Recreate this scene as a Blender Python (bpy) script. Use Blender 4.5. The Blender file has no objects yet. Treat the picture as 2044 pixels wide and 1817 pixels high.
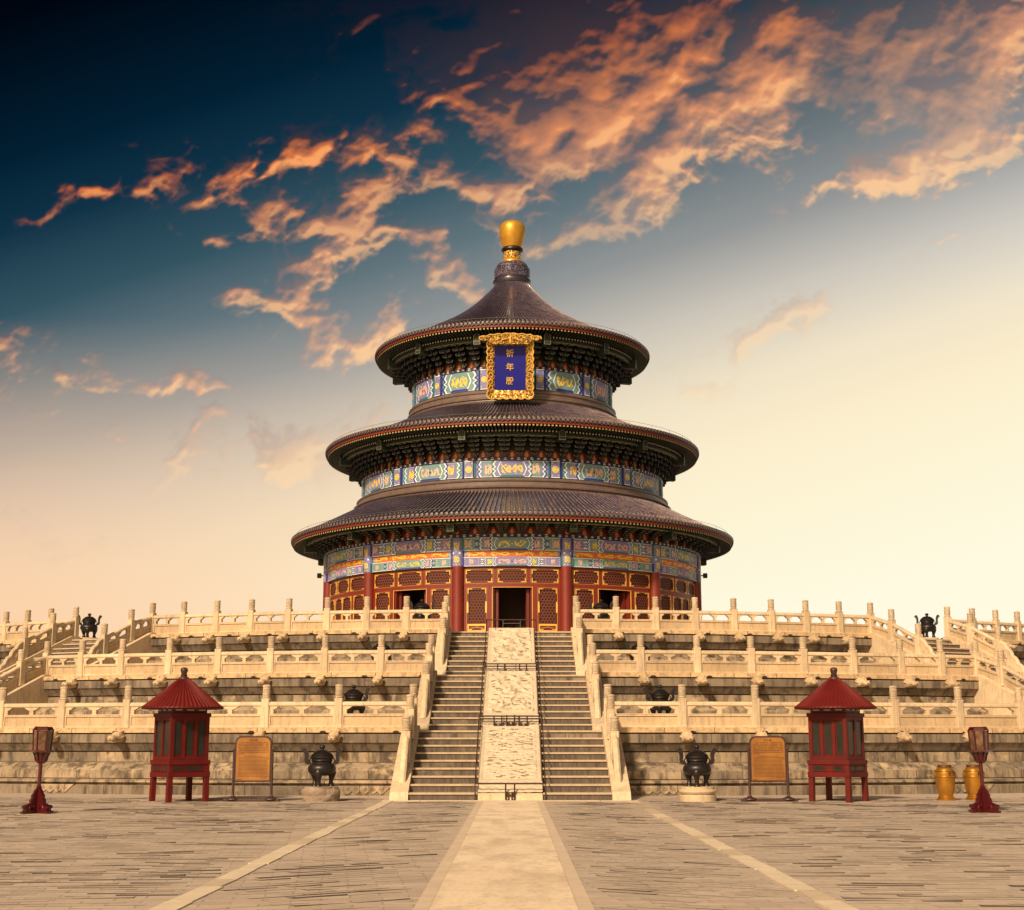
import bpy, math, random
from mathutils import Vector, Matrix, noise
sc = bpy.context.scene
PI = math.pi
R_ = math.radians
S, C, T = math.sin, math.cos, math.tan

# ------------------------------------------------------------------ camera
F_PX, CX = 2924.0, 1022.0            # focal length in units of a 2044 wide picture
PITCH = math.atan(570.0 / 2924.0)
cam_d = bpy.data.cameras.new('camera')
cam = bpy.data.objects.new('camera', cam_d)
sc.collection.objects.link(cam)
cam.location = (0.1, -97.5, 1.65)
cam.rotation_euler = (PI / 2 + PITCH, 0, 3.5 / F_PX)
cam_d.sensor_width = 36.0
cam_d.lens = F_PX / 2044.0 * 36.0
cam_d.clip_start = 0.1
cam_d.clip_end = 20000
sc.camera = cam
sc.render.resolution_x, sc.render.resolution_y = 1024, 910

# ------------------------------------------------------------------ light
sc.view_settings.view_transform = 'Standard'
sc.view_settings.look = 'None'
sc.view_settings.gamma = 1.0
sc.view_settings.use_curve_mapping = False
sc.view_settings.exposure = 0.0
SUN_EL, SUN_AZ = R_(36), R_(-26)     # sun behind the camera, to its left (azimuth from -Y)
sd = bpy.data.lights.new('sun', 'SUN')
sd.energy = 5.0
sd.angle = R_(5)
sd.color = (1.0, 0.80, 0.56)
sun = bpy.data.objects.new('sun', sd)
sc.collection.objects.link(sun)
sdir = Vector((S(SUN_AZ) * C(SUN_EL), -C(SUN_AZ) * C(SUN_EL), S(SUN_EL)))   # towards the sun
sun.rotation_euler = sdir.to_track_quat('Z', 'Y').to_euler()
sun.location = (-30, -120, 60)

def srgb(r, g, b):
    f = lambda c: (c / 255.0) / 12.92 if c / 255.0 <= 0.04045 else ((c / 255.0 + 0.055) / 1.055) ** 2.4
    return (f(r), f(g), f(b), 1.0)

# ------------------------------------------------------------------ sky
def sky_uv(px, py):
    """direction (x/y, z/y) of a spot of the sky"""
    a = (px - CX) / F_PX
    b = (908.5 - py) / F_PX
    d = Vector((a, C(PITCH) - b * S(PITCH), S(PITCH) + b * C(PITCH)))
    return d.x / d.y, d.z / d.y

w = bpy.data.worlds.new('World')
sc.world = w
w.use_nodes = True
W = w.node_tree
W.nodes.clear()
def wn(t, **kw):
    n = W.nodes.new(t)
    for k, v in kw.items(): setattr(n, k, v)
    return n
def wl(a, b): W.links.new(a, b)
def wm(op, a, b=None, c=None, clamp=False):
    n = wn('ShaderNodeMath', operation=op, use_clamp=clamp)
    for i, v in enumerate((a, b, c)):
        if v is None: continue
        if isinstance(v, (int, float)): n.inputs[i].default_value = v
        else: wl(v, n.inputs[i])
    return n.outputs[0]
def wramp(fac, stops):
    n = wn('ShaderNodeValToRGB')
    cr = n.color_ramp
    while len(cr.elements) < len(stops): cr.elements.new(0.5)
    for e, (p, col) in zip(cr.elements, stops):
        e.position = p; e.color = col
    wl(fac, n.inputs[0])
    return n.outputs[0]
def wmix(fac, a, b, blend='MIX'):
    n = wn('ShaderNodeMix', data_type='RGBA', blend_type=blend)
    if isinstance(fac, (int, float)): n.inputs[0].default_value = fac
    else: wl(fac, n.inputs[0])
    for i, v in ((6, a), (7, b)):
        if isinstance(v, tuple): n.inputs[i].default_value = v
        else: wl(v, n.inputs[i])
    return n.outputs[2]
tc = wn('ShaderNodeTexCoord')
sx = wn('ShaderNodeSeparateXYZ'); wl(tc.outputs['Generated'], sx.inputs[0])
yy = wm('MAXIMUM', sx.outputs[1], 0.08)
u = wm('DIVIDE', sx.outputs[0], yy)
v = wm('DIVIDE', sx.outputs[2], yy)
uvn = wn('ShaderNodeCombineXYZ'); wl(u, uvn.inputs[0]); wl(v, uvn.inputs[1])
# clear sky: dusk blue high up on the left, pale cream low and to the right
# height above the horizon as an evenly running coordinate, growing downwards
bb = wm('DIVIDE', wm('MULTIPLY_ADD', v, C(PITCH), -S(PITCH)), wm('MULTIPLY_ADD', v, S(PITCH), C(PITCH)))
tt = wm('MULTIPLY_ADD', bb, -F_PX, 908.5)
uc = wm('MINIMUM', wm('MAXIMUM', u, -.42), .42)
tt = wm('ADD', tt, wm('MULTIPLY', wm('MULTIPLY_ADD', uc, 1.0 / 0.35, 1.0), 0.30 * 1022))
tt = wm('DIVIDE', tt, 1800.0, clamp=True)
k = 1 / 1800.0
ramp = wramp(tt, [(0, srgb(0, 5, 15)), (130*k, srgb(1, 17, 31)), (300*k, srgb(2, 31, 50)), (450*k, srgb(16, 50, 70)),
                  (620*k, srgb(52, 84, 98)), (760*k, srgb(98, 117, 125)), (900*k, srgb(146, 150, 150)), (1050*k, srgb(204, 195, 180)),
                  (1200*k, srgb(240, 225, 194)), (1330*k, srgb(252, 238, 204)), (1480*k, srgb(253, 244, 212)), (1700*k, srgb(255, 250, 224))])
hsv = wn('ShaderNodeHueSaturation'); wl(ramp, hsv.inputs['Color'])
wl(wm('SUBTRACT', 1.0, wm('MULTIPLY', wm('MULTIPLY', wm('MULTIPLY', wm('ADD', u, .02), 2.6, clamp=True), .60), wm('MULTIPLY', wm('SUBTRACT', .72, tt), 5.0, clamp=True))), hsv.inputs['Saturation'])
ramp = wmix(wm('MULTIPLY', wm('MULTIPLY', wm('ADD', u, .0), 3.0, clamp=True), .22), hsv.outputs[0], srgb(176, 150, 140), 'SCREEN') if False else hsv.outputs[0]
# peach band low on the left
lowl = wm('MULTIPLY', wm('MULTIPLY', wm('SUBTRACT', 0.14, u), 2.1, clamp=True),
          wm('SUBTRACT', 1.0, wm('DIVIDE', wm('SUBTRACT', v, 0.06), 0.235), clamp=True), clamp=True)
ramp = wmix(wm('POWER', lowl, 1.15), ramp, srgb(254, 208, 166))
# clouds: a density field computed here (fractal noise gathered into cloud banks) and kept as
# a data texture over the patch of sky ahead: red = cover, green = how much light the cloud catches
import numpy as np
CL = [  # x, y, rx, ry, turn, weight   (bright body clouds)
 (950,-30,340,110,4,.95),(1100,60,330,120,6,1.0),(900,110,210,75,18,.72),(1130,170,250,115,-8,1.05),(1130,250,180,95,10,.9),(1090,310,70,55,0,.6),
 (1270,120,110,120,-10,.95),(900,190,110,70,20,.62),(1360,20,110,90,0,.6),
 (1590,20,110,95,-35,1.0),(1540,120,85,110,10,1.0),(1540,225,70,95,0,1.1),(1450,270,140,65,-28,1.1),(1340,310,120,60,-40,1.05),(1290,390,60,75,0,.8),
 (1420,100,48,60,20,.8),(1650,110,130,75,-25,.62),(1780,60,110,90,0,.42),(1700,160,90,50,-20,.45),
 (1960,170,160,85,-45,.8),(2030,60,110,100,-30,.85),(1840,320,210,50,-16,.95),(1720,355,130,38,-25,.85),(1640,395,60,26,-30,.8),(1960,270,60,24,-10,.6),(1900,250,120,60,-40,.55),(2010,280,40,14,0,.5),
 (640,290,190,45,4,1.15),(480,330,110,48,-10,.95),(730,305,95,28,14,.85),(425,355,45,48,60,.7),(320,365,75,36,-12,.55),(360,330,130,30,-6,.4),(180,410,95,24,4,.8),(225,425,50,16,-30,.5),(40,445,45,12,0,.4),
 (600,420,110,75,0,.62),(700,430,110,75,20,.68),(660,480,130,62,10,.72),(620,380,60,40,0,.55),(765,515,60,28,10,.75),(790,470,40,24,0,.6),(560,470,60,60,0,.5),(770,400,50,40,0,.6),
 (800,345,110,24,14,.65),(905,350,55,35,0,.6),(985,372,75,28,10,.7),(870,380,60,22,0,.5),
 (640,620,110,58,38,.95),(690,655,110,50,10,1.0),(580,560,55,35,45,.75),(520,600,50,24,-10,.7),(640,680,85,30,0,.7),(740,590,30,20,0,.4),
 (430,505,60,14,22,.5),(900,535,52,42,30,.62),(930,510,38,10,-18,.5),(1090,460,80,26,10,.45),(1160,470,90,26,20,.42),(1210,450,50,60,0,.4),
 (340,765,105,26,10,.85),(215,762,48,14,0,.45),(430,787,38,10,0,.5),(70,690,105,42,16,.6),(10,650,70,20,20,.4),(130,718,45,22,0,.55),(20,785,60,24,8,.5),
 (270,855,85,20,12,.55),(390,840,38,16,8,.6),(560,905,150,40,-4,.7),(450,905,40,24,0,.5),(640,880,60,24,0,.35),
 (1530,655,110,32,-8,.55),(1590,630,60,14,-24,.4),(1880,495,50,14,-20,.35),(1410,765,50,18,-16,.28),(1330,725,40,14,0,.22),(100,1060,170,40,5,.22),
 (1800,170,170,70,-35,.50),(1720,60,130,75,-30,.55),(1880,90,110,80,-40,.5),(60,680,130,52,14,.65),(30,700,110,40,10,.6),(10,785,90,36,8,.6),(270,850,90,28,12,.6),(560,900,160,50,-4,.6),(880,540,70,55,30,.6),(1530,655,120,40,-8,.5)]

def vnoise(x, y, seed):
    rs = np.random.RandomState(seed); tab = rs.rand(512, 512).astype(np.float32)
    xi = np.floor(x).astype(np.int64); yi = np.floor(y).astype(np.int64)
    fx = x - xi; fy = y - yi
    fx = fx * fx * fx * (fx * (fx * 6 - 15) + 10); fy = fy * fy * fy * (fy * (fy * 6 - 15) + 10)
    g_ = lambda i, j: tab[(yi + j) % 512, (xi + i) % 512]
    return (g_(0, 0) * (1 - fx) + g_(1, 0) * fx) * (1 - fy) + (g_(0, 1) * (1 - fx) + g_(1, 1) * fx) * fy
def fbm(x, y, seed, octs, gain=.52):
    t_ = 0; a_ = 1; n_ = 0
    for o_ in range(octs):
        c_, s_ = math.cos(.6 * o_), math.sin(.6 * o_)
        t_ = t_ + a_ * vnoise((x * c_ - y * s_) * 2 ** o_ + 17.3 * o_, (x * s_ + y * c_) * 2 ** o_ + 5.1 * o_, seed + o_); n_ += a_; a_ *= gain
    return t_ / n_
IW, IH = 1400, 1150
U0, U1, V0, V1 = -.46, .46, -.04, .72
uu, vv = np.meshgrid(np.linspace(U0, U1, IW, dtype=np.float32), np.linspace(V0, V1, IH, dtype=np.float32))
wx = fbm(uu * 14, vv * 14, 3, 5) - .5; wy = fbm(uu * 14 + 40, vv * 14, 9, 5) - .5
w2x = fbm(uu * 5, vv * 5, 23, 3) - .5; w2y = fbm(uu * 5 + 40, vv * 5, 29, 3) - .5
pu = uu + .060 * wx + .008 * w2x; pv = vv + .060 * wy + .008 * w2y
def boxblur(a, r):
    for ax in (0, 1):
        k_ = np.cumsum(np.concatenate([np.repeat(np.take(a, [0], ax), r + 1, ax), a, np.repeat(np.take(a, [-1], ax), r, ax)], ax), ax, dtype=np.float64)
        a = ((np.take(k_, range(2 * r + 1, k_.shape[ax]), ax) - np.take(k_, range(0, k_.shape[ax] - 2 * r - 1), ax)) / (2 * r + 1)).astype(np.float32)
    return a
acc = np.zeros_like(uu); ow = np.zeros_like(uu); og = np.zeros_like(uu) + 1e-4
for (px, py, rx, ry, rot, wt) in CL:
    cu, cv = sky_uv(px, py); c_, s_ = math.cos(R_(-rot)), math.sin(R_(-rot))
    du, dv = pu - cu, pv - cv
    a_ = (du * c_ + dv * s_) / (rx / F_PX * 1.08); b_ = (-du * s_ + dv * c_) / (ry / F_PX * 1.08)
    e0 = np.exp(-(a_ * a_ + b_ * b_) * 1.15); g_ = min(.97, .62 + .38 * wt) * e0
    acc = 1 - (1 - np.clip(acc, 0, 1)) * (1 - g_); ow += wt * e0 * e0; og += e0 * e0
c_, s_ = math.cos(R_(25)), math.sin(R_(25))
au, av = (uu * c_ + vv * s_), (-uu * s_ + vv * c_) * 1.5
f1 = fbm(au * 27 + 3 * wx, av * 27 + 3 * wy, 41, 8, .58)
f2 = np.abs(fbm(au * 34, av * 34, 57, 6, .58) - .5) * 2            # billows
big_ = np.clip((boxblur(acc, 45) - .45) / .3, 0, 1) * np.clip((uu + .07) / .06, 0, 1)
body = acc * 1.45 + ((f1 - .5) * 3.9 + (.20 - f2) * 2.0) * (1 - .55 * big_) - .42 + .30 * big_
body = np.where(acc > .02, body, -1)
cover = np.clip((body + .08) / 1.45, 0, 1); cover = cover * cover * (3 - 2 * cover)
cover *= np.clip(acc * 4, 0, 1) * np.clip(.10 + .95 * ow / og, 0, .96)
dens_ = np.clip(body, 0, 1.6)
litf = np.zeros_like(uu)
for r, k_, wgt in ((1, 3, 1.9), (3, 6, 2.4), (8, 14, 1.9), (20, 34, 1.4), (42, 70, .9)):
    bl = boxblur(dens_, r)
    litf += wgt * (bl - np.roll(np.roll(bl, k_, 0), -int(k_ * .55), 1))     # light from low right
litf = litf * .80 + (fbm(uu * 10, vv * 10, 77, 5) - .5) * 2.2 - (fbm(uu * 34, vv * 34, 88, 6) - .5) * 1.9 - np.abs(fbm(au * 60, av * 60, 91, 4) - .5) * 1.6
wgt_ = cover > .35
litf = (litf - litf[wgt_].mean()) / litf[wgt_].std() * .38 + .42
litf -= .60 * np.clip((vv - .40) / .10, 0, 1) * np.clip((.07 - uu) / .12, 0, 1) + .45 * np.clip((vv - .47) / .06, 0, 1) * np.clip((.13 - uu) / .08, 0, 1)
cover *= 1 - .45 * np.clip((vv - .42) / .08, 0, 1) * np.clip((.03 - uu) / .12, 0, 1)
litf = np.clip(litf, 0, 1)
for e_ in range(40):
    f_ = e_ / 40.0
    cover[e_] *= f_; cover[-1 - e_] *= f_; cover[:, e_] *= f_; cover[:, -1 - e_] *= f_
img = bpy.data.images.new('cloud_field', IW, IH, alpha=False, float_buffer=True)
img.colorspace_settings.name = 'Non-Color'
buf = np.zeros((IH, IW, 4), np.float32); buf[..., 0] = cover; buf[..., 1] = litf; buf[..., 3] = 1
img.pixels.foreach_set(buf.ravel()); img.update(); img.pack()
iu = wm('DIVIDE', wm('SUBTRACT', u, U0), U1 - U0); iv = wm('DIVIDE', wm('SUBTRACT', v, V0), V1 - V0)
ic = wn('ShaderNodeCombineXYZ'); wl(iu, ic.inputs[0]); wl(iv, ic.inputs[1])
it = wn('ShaderNodeTexImage', image=img, interpolation='Cubic', extension='EXTEND'); wl(ic.outputs[0], it.inputs[0])
isp = wn('ShaderNodeSeparateColor'); wl(it.outputs[0], isp.inputs[0])
cover_, rel = isp.outputs[0], isp.outputs[1]
lit = wramp(tt, [(0, srgb(110, 62, 52)), (250*k, srgb(176, 88, 60)), (420*k, srgb(240, 120, 62)), (520*k, srgb(252, 146, 80)), (700*k, srgb(242, 168, 122)), (900*k, srgb(244, 186, 142)), (1150*k, srgb(248, 208, 166)), (1500*k, srgb(252, 228, 190))])
shd = wramp(tt, [(0, srgb(6, 8, 20)), (250*k, srgb(26, 26, 40)), (450*k, srgb(64, 52, 60)), (700*k, srgb(120, 102, 104)), (950*k, srgb(176, 156, 146)), (1250*k, srgb(226, 198, 168)), (1700*k, srgb(250, 236, 205))])
cc = wmix(rel, shd, lit)
hi_ = wm('MULTIPLY', wm('SUBTRACT', rel, .74), 2.6, clamp=True)
cc = wmix(hi_, cc, wramp(tt, [(0, srgb(200, 110, 66)), (350*k, srgb(255, 158, 84)), (700*k, srgb(255, 196, 136)), (1200*k, srgb(253, 224, 180))]))
skyc = wmix(cover_, ramp, cc)
# ground half and the half of the sky behind the camera: plain daylight sky
nish = wn('ShaderNodeTexSky', sky_type='NISHITA')
nish.sun_disc = False
nish.sun_elevation = SUN_EL
nish.sun_rotation = PI - SUN_AZ if False else R_(180 + 22)
nish.air_density = 1.5; nish.dust_density = 4.0; nish.ozone_density = 1.0
bgA = wn('ShaderNodeBackground'); wl(skyc, bgA.inputs[0]); bgA.inputs[1].default_value = 1.0
bgB = wn('ShaderNodeBackground'); bgB.inputs[1].default_value = 0.095
warm = wmix(1.0, nish.outputs[0], (1.0, 0.80, 0.58, 1), 'MULTIPLY'); wl(warm, bgB.inputs[0])
front = wn('ShaderNodeMapRange', interpolation_type='SMOOTHSTEP')
wl(sx.outputs[1], front.inputs[0]); front.inputs[1].default_value = 0.05; front.inputs[2].default_value = 0.35
mixs = wn('ShaderNodeMixShader'); wl(front.outputs[0], mixs.inputs[0]); wl(bgB.outputs[0], mixs.inputs[1]); wl(bgA.outputs[0], mixs.inputs[2])
wo = wn('ShaderNodeOutputWorld'); wl(mixs.outputs[0], wo.inputs[0])
w.cycles.sampling_method = 'MANUAL'; w.cycles.sample_map_resolution = 1024

# ------------------------------------------------------------------ materials
def newmat(name):
    m = bpy.data.materials.new(name); m.use_nodes = True
    nt = m.node_tree; nt.nodes.clear()
    return m, nt
class NT:
    def __init__(s, name):
        s.m, s.t = newmat(name)
        s.out = s.n('ShaderNodeOutputMaterial'); s.b = s.n('ShaderNodeBsdfPrincipled')
        s.l(s.b.outputs[0], s.out.inputs[0])
    def n(s, t, **kw):
        n = s.t.nodes.new(t)
        for k_, v_ in kw.items(): setattr(n, k_, v_)
        return n
    def l(s, a, b): s.t.links.new(a, b)
    def math(s, op, a, b=None, c=None, clamp=False):
        n = s.n('ShaderNodeMath', operation=op, use_clamp=clamp)
        for i, v_ in enumerate((a, b, c)):
            if v_ is None: continue
            if isinstance(v_, (int, float)): n.inputs[i].default_value = v_
            else: s.l(v_, n.inputs[i])
        return n.outputs[0]
    def coords(s, kind='Object', scale=(1, 1, 1), rnd=False, rot=(0, 0, 0)):
        tc_ = s.n('ShaderNodeTexCoord'); o = tc_.outputs[kind]
        if rnd:
            oi = s.n('ShaderNodeObjectInfo'); vm = s.n('ShaderNodeVectorMath', operation='SCALE')
            cb = s.n('ShaderNodeCombineXYZ')
            for i in range(3): s.l(oi.outputs['Random'], cb.inputs[i])
            s.l(cb.outputs[0], vm.inputs[0]); vm.inputs['Scale'].default_value = 37.0
            ad = s.n('ShaderNodeVectorMath', operation='ADD'); s.l(o, ad.inputs[0]); s.l(vm.outputs[0], ad.inputs[1]); o = ad.outputs[0]
        mp_ = s.n('ShaderNodeMapping'); mp_.inputs['Scale'].default_value = scale; mp_.inputs['Rotation'].default_value = rot
        s.l(o, mp_.inputs['Vector'])
        return mp_.outputs[0]
    def noise(s, vec, scale, detail=4, rough=0.55, dist=0.0):
        n = s.n('ShaderNodeTexNoise'); n.inputs['Scale'].default_value = scale; n.inputs['Detail'].default_value = detail
        n.inputs['Roughness'].default_value = rough; n.inputs['Distortion'].default_value = dist
        s.l(vec, n.inputs['Vector']); return n.outputs[0]
    def mrange(s, v_, a, b, c=0.0, d=1.0, smooth=False):
        n = s.n('ShaderNodeMapRange'); n.clamp = True
        if smooth: n.interpolation_type = 'SMOOTHSTEP'
        s.l(v_, n.inputs[0])
        for i, q in zip((1, 2, 3, 4), (a, b, c, d)): n.inputs[i].default_value = q
        return n.outputs[0]
    def mix(s, f, a, b, blend='MIX'):
        n = s.n('ShaderNodeMix', data_type='RGBA', blend_type=blend)
        if isinstance(f, (int, float)): n.inputs[0].default_value = f
        else: s.l(f, n.inputs[0])
        for i, q in ((6, a), (7, b)):
            if isinstance(q, tuple): n.inputs[i].default_value = q if len(q) == 4 else q + (1,)
            else: s.l(q, n.inputs[i])
        return n.outputs[2]
    def bump(s, h, strength=0.3, dist=0.02, prev=None):
        n = s.n('ShaderNodeBump'); n.inputs['Strength'].default_value = strength; n.inputs['Distance'].default_value = dist
        s.l(h, n.inputs['Height'])
        if prev is not None: s.l(prev, n.inputs['Normal'])
        return n.outputs[0]
    def fin(s, col=None, rough=0.6, metal=0.0, normal=None, spec=0.5, coat=0.0):
        b = s.b
        if isinstance(col, tuple): b.inputs['Base Color'].default_value = col if len(col) == 4 else col + (1,)
        elif col is not None: s.l(col, b.inputs['Base Color'])
        if isinstance(rough, (int, float)): b.inputs['Roughness'].default_value = rough
        else: s.l(rough, b.inputs['Roughness'])
        b.inputs['Metallic'].default_value = metal
        b.inputs['Specular IOR Level'].default_value = spec
        b.inputs['Coat Weight'].default_value = coat
        if normal is not None: s.l(normal, b.inputs['Normal'])
        return s.m

def mottled(name, c1, c2, scale=4, rough=0.6, metal=0.0, bump=0.2, bdist=0.01, spec=0.5, coat=0.0, det=6):
    s = NT(name); vec = s.coords('Object', rnd=True)
    n = s.noise(vec, scale, det, 0.6)
    col = s.mix(s.mrange(n, 0.3, 0.7), c1, c2)
    nb = s.noise(vec, scale * 6, 4, 0.6)
    return s.fin(col, rough, metal, s.bump(nb, bump, bdist), spec, coat)

M = {}
def m_marble(name, base, dark, stain, carve=False):
    s = NT(name); vec = s.coords('Object', rnd=True)
    n = s.noise(vec, 1.3, 8, 0.65); n2 = s.noise(vec, 9, 6, 0.6)
    col = s.mix(s.mrange(n, 0.35, 0.72), base, dark)
    drip = s.noise(s.coords('Object', (7, 7, 0.9), rnd=True), 1.4, 6, 0.65)
    col = s.mix(s.math('MULTIPLY', s.mrange(drip, 0.50, 0.78), 0.75), col, stain)
    col = s.mix(s.mrange(n2, 0.55, 0.8, 0, 0.45), col, stain)
    oi_ = s.n('ShaderNodeObjectInfo'); tone = s.mrange(oi_.outputs['Random'], 0, 1, .80, 1.04)
    cbt = s.n('ShaderNodeCombineXYZ')
    for q_ in range(3): s.l(tone, cbt.inputs[q_])
    col = s.mix(1.0, col, cbt.outputs[0], 'MULTIPLY')
    gr_ = s.noise(s.coords('Object', (1.2, 1.2, 1.2), rnd=True), 1.7, 4, .6)
    col = s.mix(s.mrange(gr_, .56, .72, 0, .55), col, (.33, .285, .225))
    bn = s.bump(n2, 0.5, 0.012)
    if carve:
        cv = s.noise(s.coords('Object', (1, 1, 3.2), rnd=True), 15, 3, 0.5, 1.5)
        cv = s.mrange(cv, 0.42, 0.56)
        col = s.mix(s.math('MULTIPLY', s.math('SUBTRACT', 1.0, cv), 0.45), col, stain)
        bn = s.bump(cv, 0.6, 0.015, bn)
    return s.fin(col, 0.75, 0, bn, 0.25)
M['marble'] = m_marble('white_marble', (.69, .535, .355), (.55, .41, .26), (.27, .20, .135))
M['marble_carved'] = m_marble('carved_marble', (.70, .55, .375), (.58, .445, .295), (.35, .265, .18), True)

M['marble_field'] = m_marble('tan_marble', (.60, .44, .265), (.45, .325, .195), (.22, .16, .11))  # darker tan marble of the sunk panel fields and gargoyles
def m_terrace():
    s = NT('terrace_stone')
    uv = s.coords('UV'); obj = s.coords('Object')
    n = s.noise(obj, 0.8, 8, 0.65); n2 = s.noise(obj, 7, 6, 0.6)
    br = s.n('ShaderNodeTexBrick'); s.l(uv, br.inputs['Vector'])
    br.inputs['Color1'].default_value = (.42, .315, .205, 1); br.inputs['Color2'].default_value = (.20, .155, .11, 1); br.inputs['Mortar'].default_value = (.03, .02, .014, 1)
    br.inputs['Scale'].default_value = 1.0; br.inputs['Brick Width'].default_value = 1.9; br.inputs['Row Height'].default_value = 1.0
    br.inputs['Mortar Size'].default_value = 0.012; br.offset = 0.37; br.squash = 1.0
    col = s.mix(s.mrange(n, 0.42, 0.68, 0, .7), br.outputs[0], (.19, .145, .102))
    st = s.noise(s.coords('Object', (2.4, 2.4, .55)), 1.3, 8, 0.68)
    col = s.mix(s.math('MULTIPLY', s.mrange(st, 0.46, 0.60), 0.85), col, (.070, .053, .040))
    col = s.mix(s.mrange(n2, 0.58, 0.75, 0, 0.7), col, (.14, .105, .08))
    rs = s.noise(s.coords('Object', (1.1, 1.1, 1.6)), 2.3, 6, 0.62)
    col = s.mix(s.mrange(rs, 0.56, 0.70, 0, 0.7), col, (.50, .37, .22))
    b1 = s.bump(n2, 0.6, 0.03); b2 = s.bump(br.outputs['Fac'], 0.6, 0.02, b1) if False else b1
    return s.fin(col, 0.85, 0, b2, 0.2)
M['terrace'] = m_terrace()
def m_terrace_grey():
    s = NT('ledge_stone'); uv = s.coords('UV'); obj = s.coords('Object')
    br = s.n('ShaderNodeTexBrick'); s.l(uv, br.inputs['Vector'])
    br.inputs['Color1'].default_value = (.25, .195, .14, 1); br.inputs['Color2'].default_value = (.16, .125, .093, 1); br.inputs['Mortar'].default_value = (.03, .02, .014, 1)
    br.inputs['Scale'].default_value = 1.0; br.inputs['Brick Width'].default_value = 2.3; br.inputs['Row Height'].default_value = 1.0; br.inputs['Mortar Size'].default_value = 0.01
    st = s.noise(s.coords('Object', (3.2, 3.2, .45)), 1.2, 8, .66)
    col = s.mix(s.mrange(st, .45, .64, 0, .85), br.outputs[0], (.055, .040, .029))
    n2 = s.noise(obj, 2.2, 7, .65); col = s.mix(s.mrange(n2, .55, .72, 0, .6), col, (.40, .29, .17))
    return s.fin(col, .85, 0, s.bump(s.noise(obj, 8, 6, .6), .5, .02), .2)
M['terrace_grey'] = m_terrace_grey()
M['ledge_shade'] = mottled('ledge_shade', (.045, .033, .025), (.085, .062, .045), 3, .9)  # shade in the moulding undercuts, painted as a dark colour
M['groove'] = mottled('shaded_groove', (.26, .19, .125), (.16, .12, .08), 6, .85)  # shade of the carved hollows, painted onto the deepest faces
M['slab'] = mottled('carved_slab_marble', (.60, .49, .35), (.49, .395, .28), 1.8, .75, bump=.5, bdist=.012, spec=.25)
def m_cap():
    s = NT('terrace_edge_stone')
    uv = s.coords('UV'); obj = s.coords('Object')
    br = s.n('ShaderNodeTexBrick'); s.l(uv, br.inputs['Vector'])
    br.inputs['Color1'].default_value = (.64, .45, .25, 1); br.inputs['Color2'].default_value = (.50, .34, .185, 1); br.inputs['Mortar'].default_value = (.14, .10, .07, 1)
    br.inputs['Scale'].default_value = 1.0; br.inputs['Brick Width'].default_value = 1.6; br.inputs['Row Height'].default_value = 3.0; br.inputs['Mortar Size'].default_value = 0.016
    n2 = s.noise(obj, 5, 7, 0.65)
    col = s.mix(s.mrange(n2, 0.46, 0.64, 0, .85), br.outputs[0], (.29, .20, .12))
    return s.fin(col, 0.8, 0, s.bump(n2, 0.6, 0.03), 0.2)
M['cap'] = m_cap()
M['deck'] = mottled('deck_stone', (.42, .33, .23), (.34, .26, .18), 1.2, 0.85, bump=0.3)
M['tread'] = mottled('tread_stone', (.50, .385, .26), (.38, .285, .19), 5, 0.7, bump=0.3)
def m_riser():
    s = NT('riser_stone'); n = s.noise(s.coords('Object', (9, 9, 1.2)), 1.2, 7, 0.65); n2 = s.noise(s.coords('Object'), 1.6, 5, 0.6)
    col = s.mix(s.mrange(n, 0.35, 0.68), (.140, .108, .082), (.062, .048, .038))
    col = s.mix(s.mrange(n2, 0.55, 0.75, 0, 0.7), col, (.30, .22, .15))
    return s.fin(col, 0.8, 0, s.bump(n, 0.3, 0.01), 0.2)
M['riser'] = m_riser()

def m_ground():
    s = NT('paving_bricks')
    g = s.coords('Object')
    n = s.noise(g, 2.0, 8, .65); big = s.noise(g, .16, 4, .6); fine = s.noise(g, 30, 5, .62)
    col = s.mix(s.mrange(n, .35, .68), (.53, .425, .34), (.42, .335, .27))
    col = s.mix(s.mrange(big, .4, .65, 0, .5), col, (.60, .47, .36))
    col = s.mix(s.mrange(fine, .52, .72, 0, .5), col, (.19, .145, .112))
    oi = s.noise(s.coords('Object', (1.6, 4.2, 1)), 1.0, 2, .5)
    col = s.mix(s.mrange(oi, .42, .6, 0, .3), col, (.43, .33, .24))
    br = s.n('ShaderNodeTexBrick'); wv_ = s.n('ShaderNodeVectorMath', operation='MULTIPLY_ADD'); wt_ = s.n('ShaderNodeTexNoise'); wt_.inputs['Scale'].default_value = 1.3; s.l(g, wt_.inputs['Vector'])
    s.l(wt_.outputs['Color'], wv_.inputs[0]); wv_.inputs[1].default_value = (.12, .12, 0); s.l(s.coords('Object', rot=(0, 0, R_(-7))), wv_.inputs[2]); s.l(wv_.outputs[0], br.inputs['Vector'])
    br.inputs['Scale'].default_value = 1; br.inputs['Brick Width'].default_value = .62; br.inputs['Row Height'].default_value = .235; br.inputs['Mortar Size'].default_value = .012
    br.inputs['Color1'].default_value = (1, 1, 1, 1); br.inputs['Color2'].default_value = (.78, .77, .76, 1); br.inputs['Mortar'].default_value = (.60, .57, .55, 1)
    col = s.mix(.85, col, br.outputs[0], 'MULTIPLY')
    return s.fin(col, .74, 0, s.bump(s.noise(s.coords('Object', (1, 2.4, 1)), 3.0, 5, .62), .5, .03, s.bump(fine, .3, .01)), .3)
M['joint'] = mottled('joint_dirt', (.085, .064, .050), (.055, .042, .033), 5, .9)
M['ground'] = m_ground()
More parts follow.
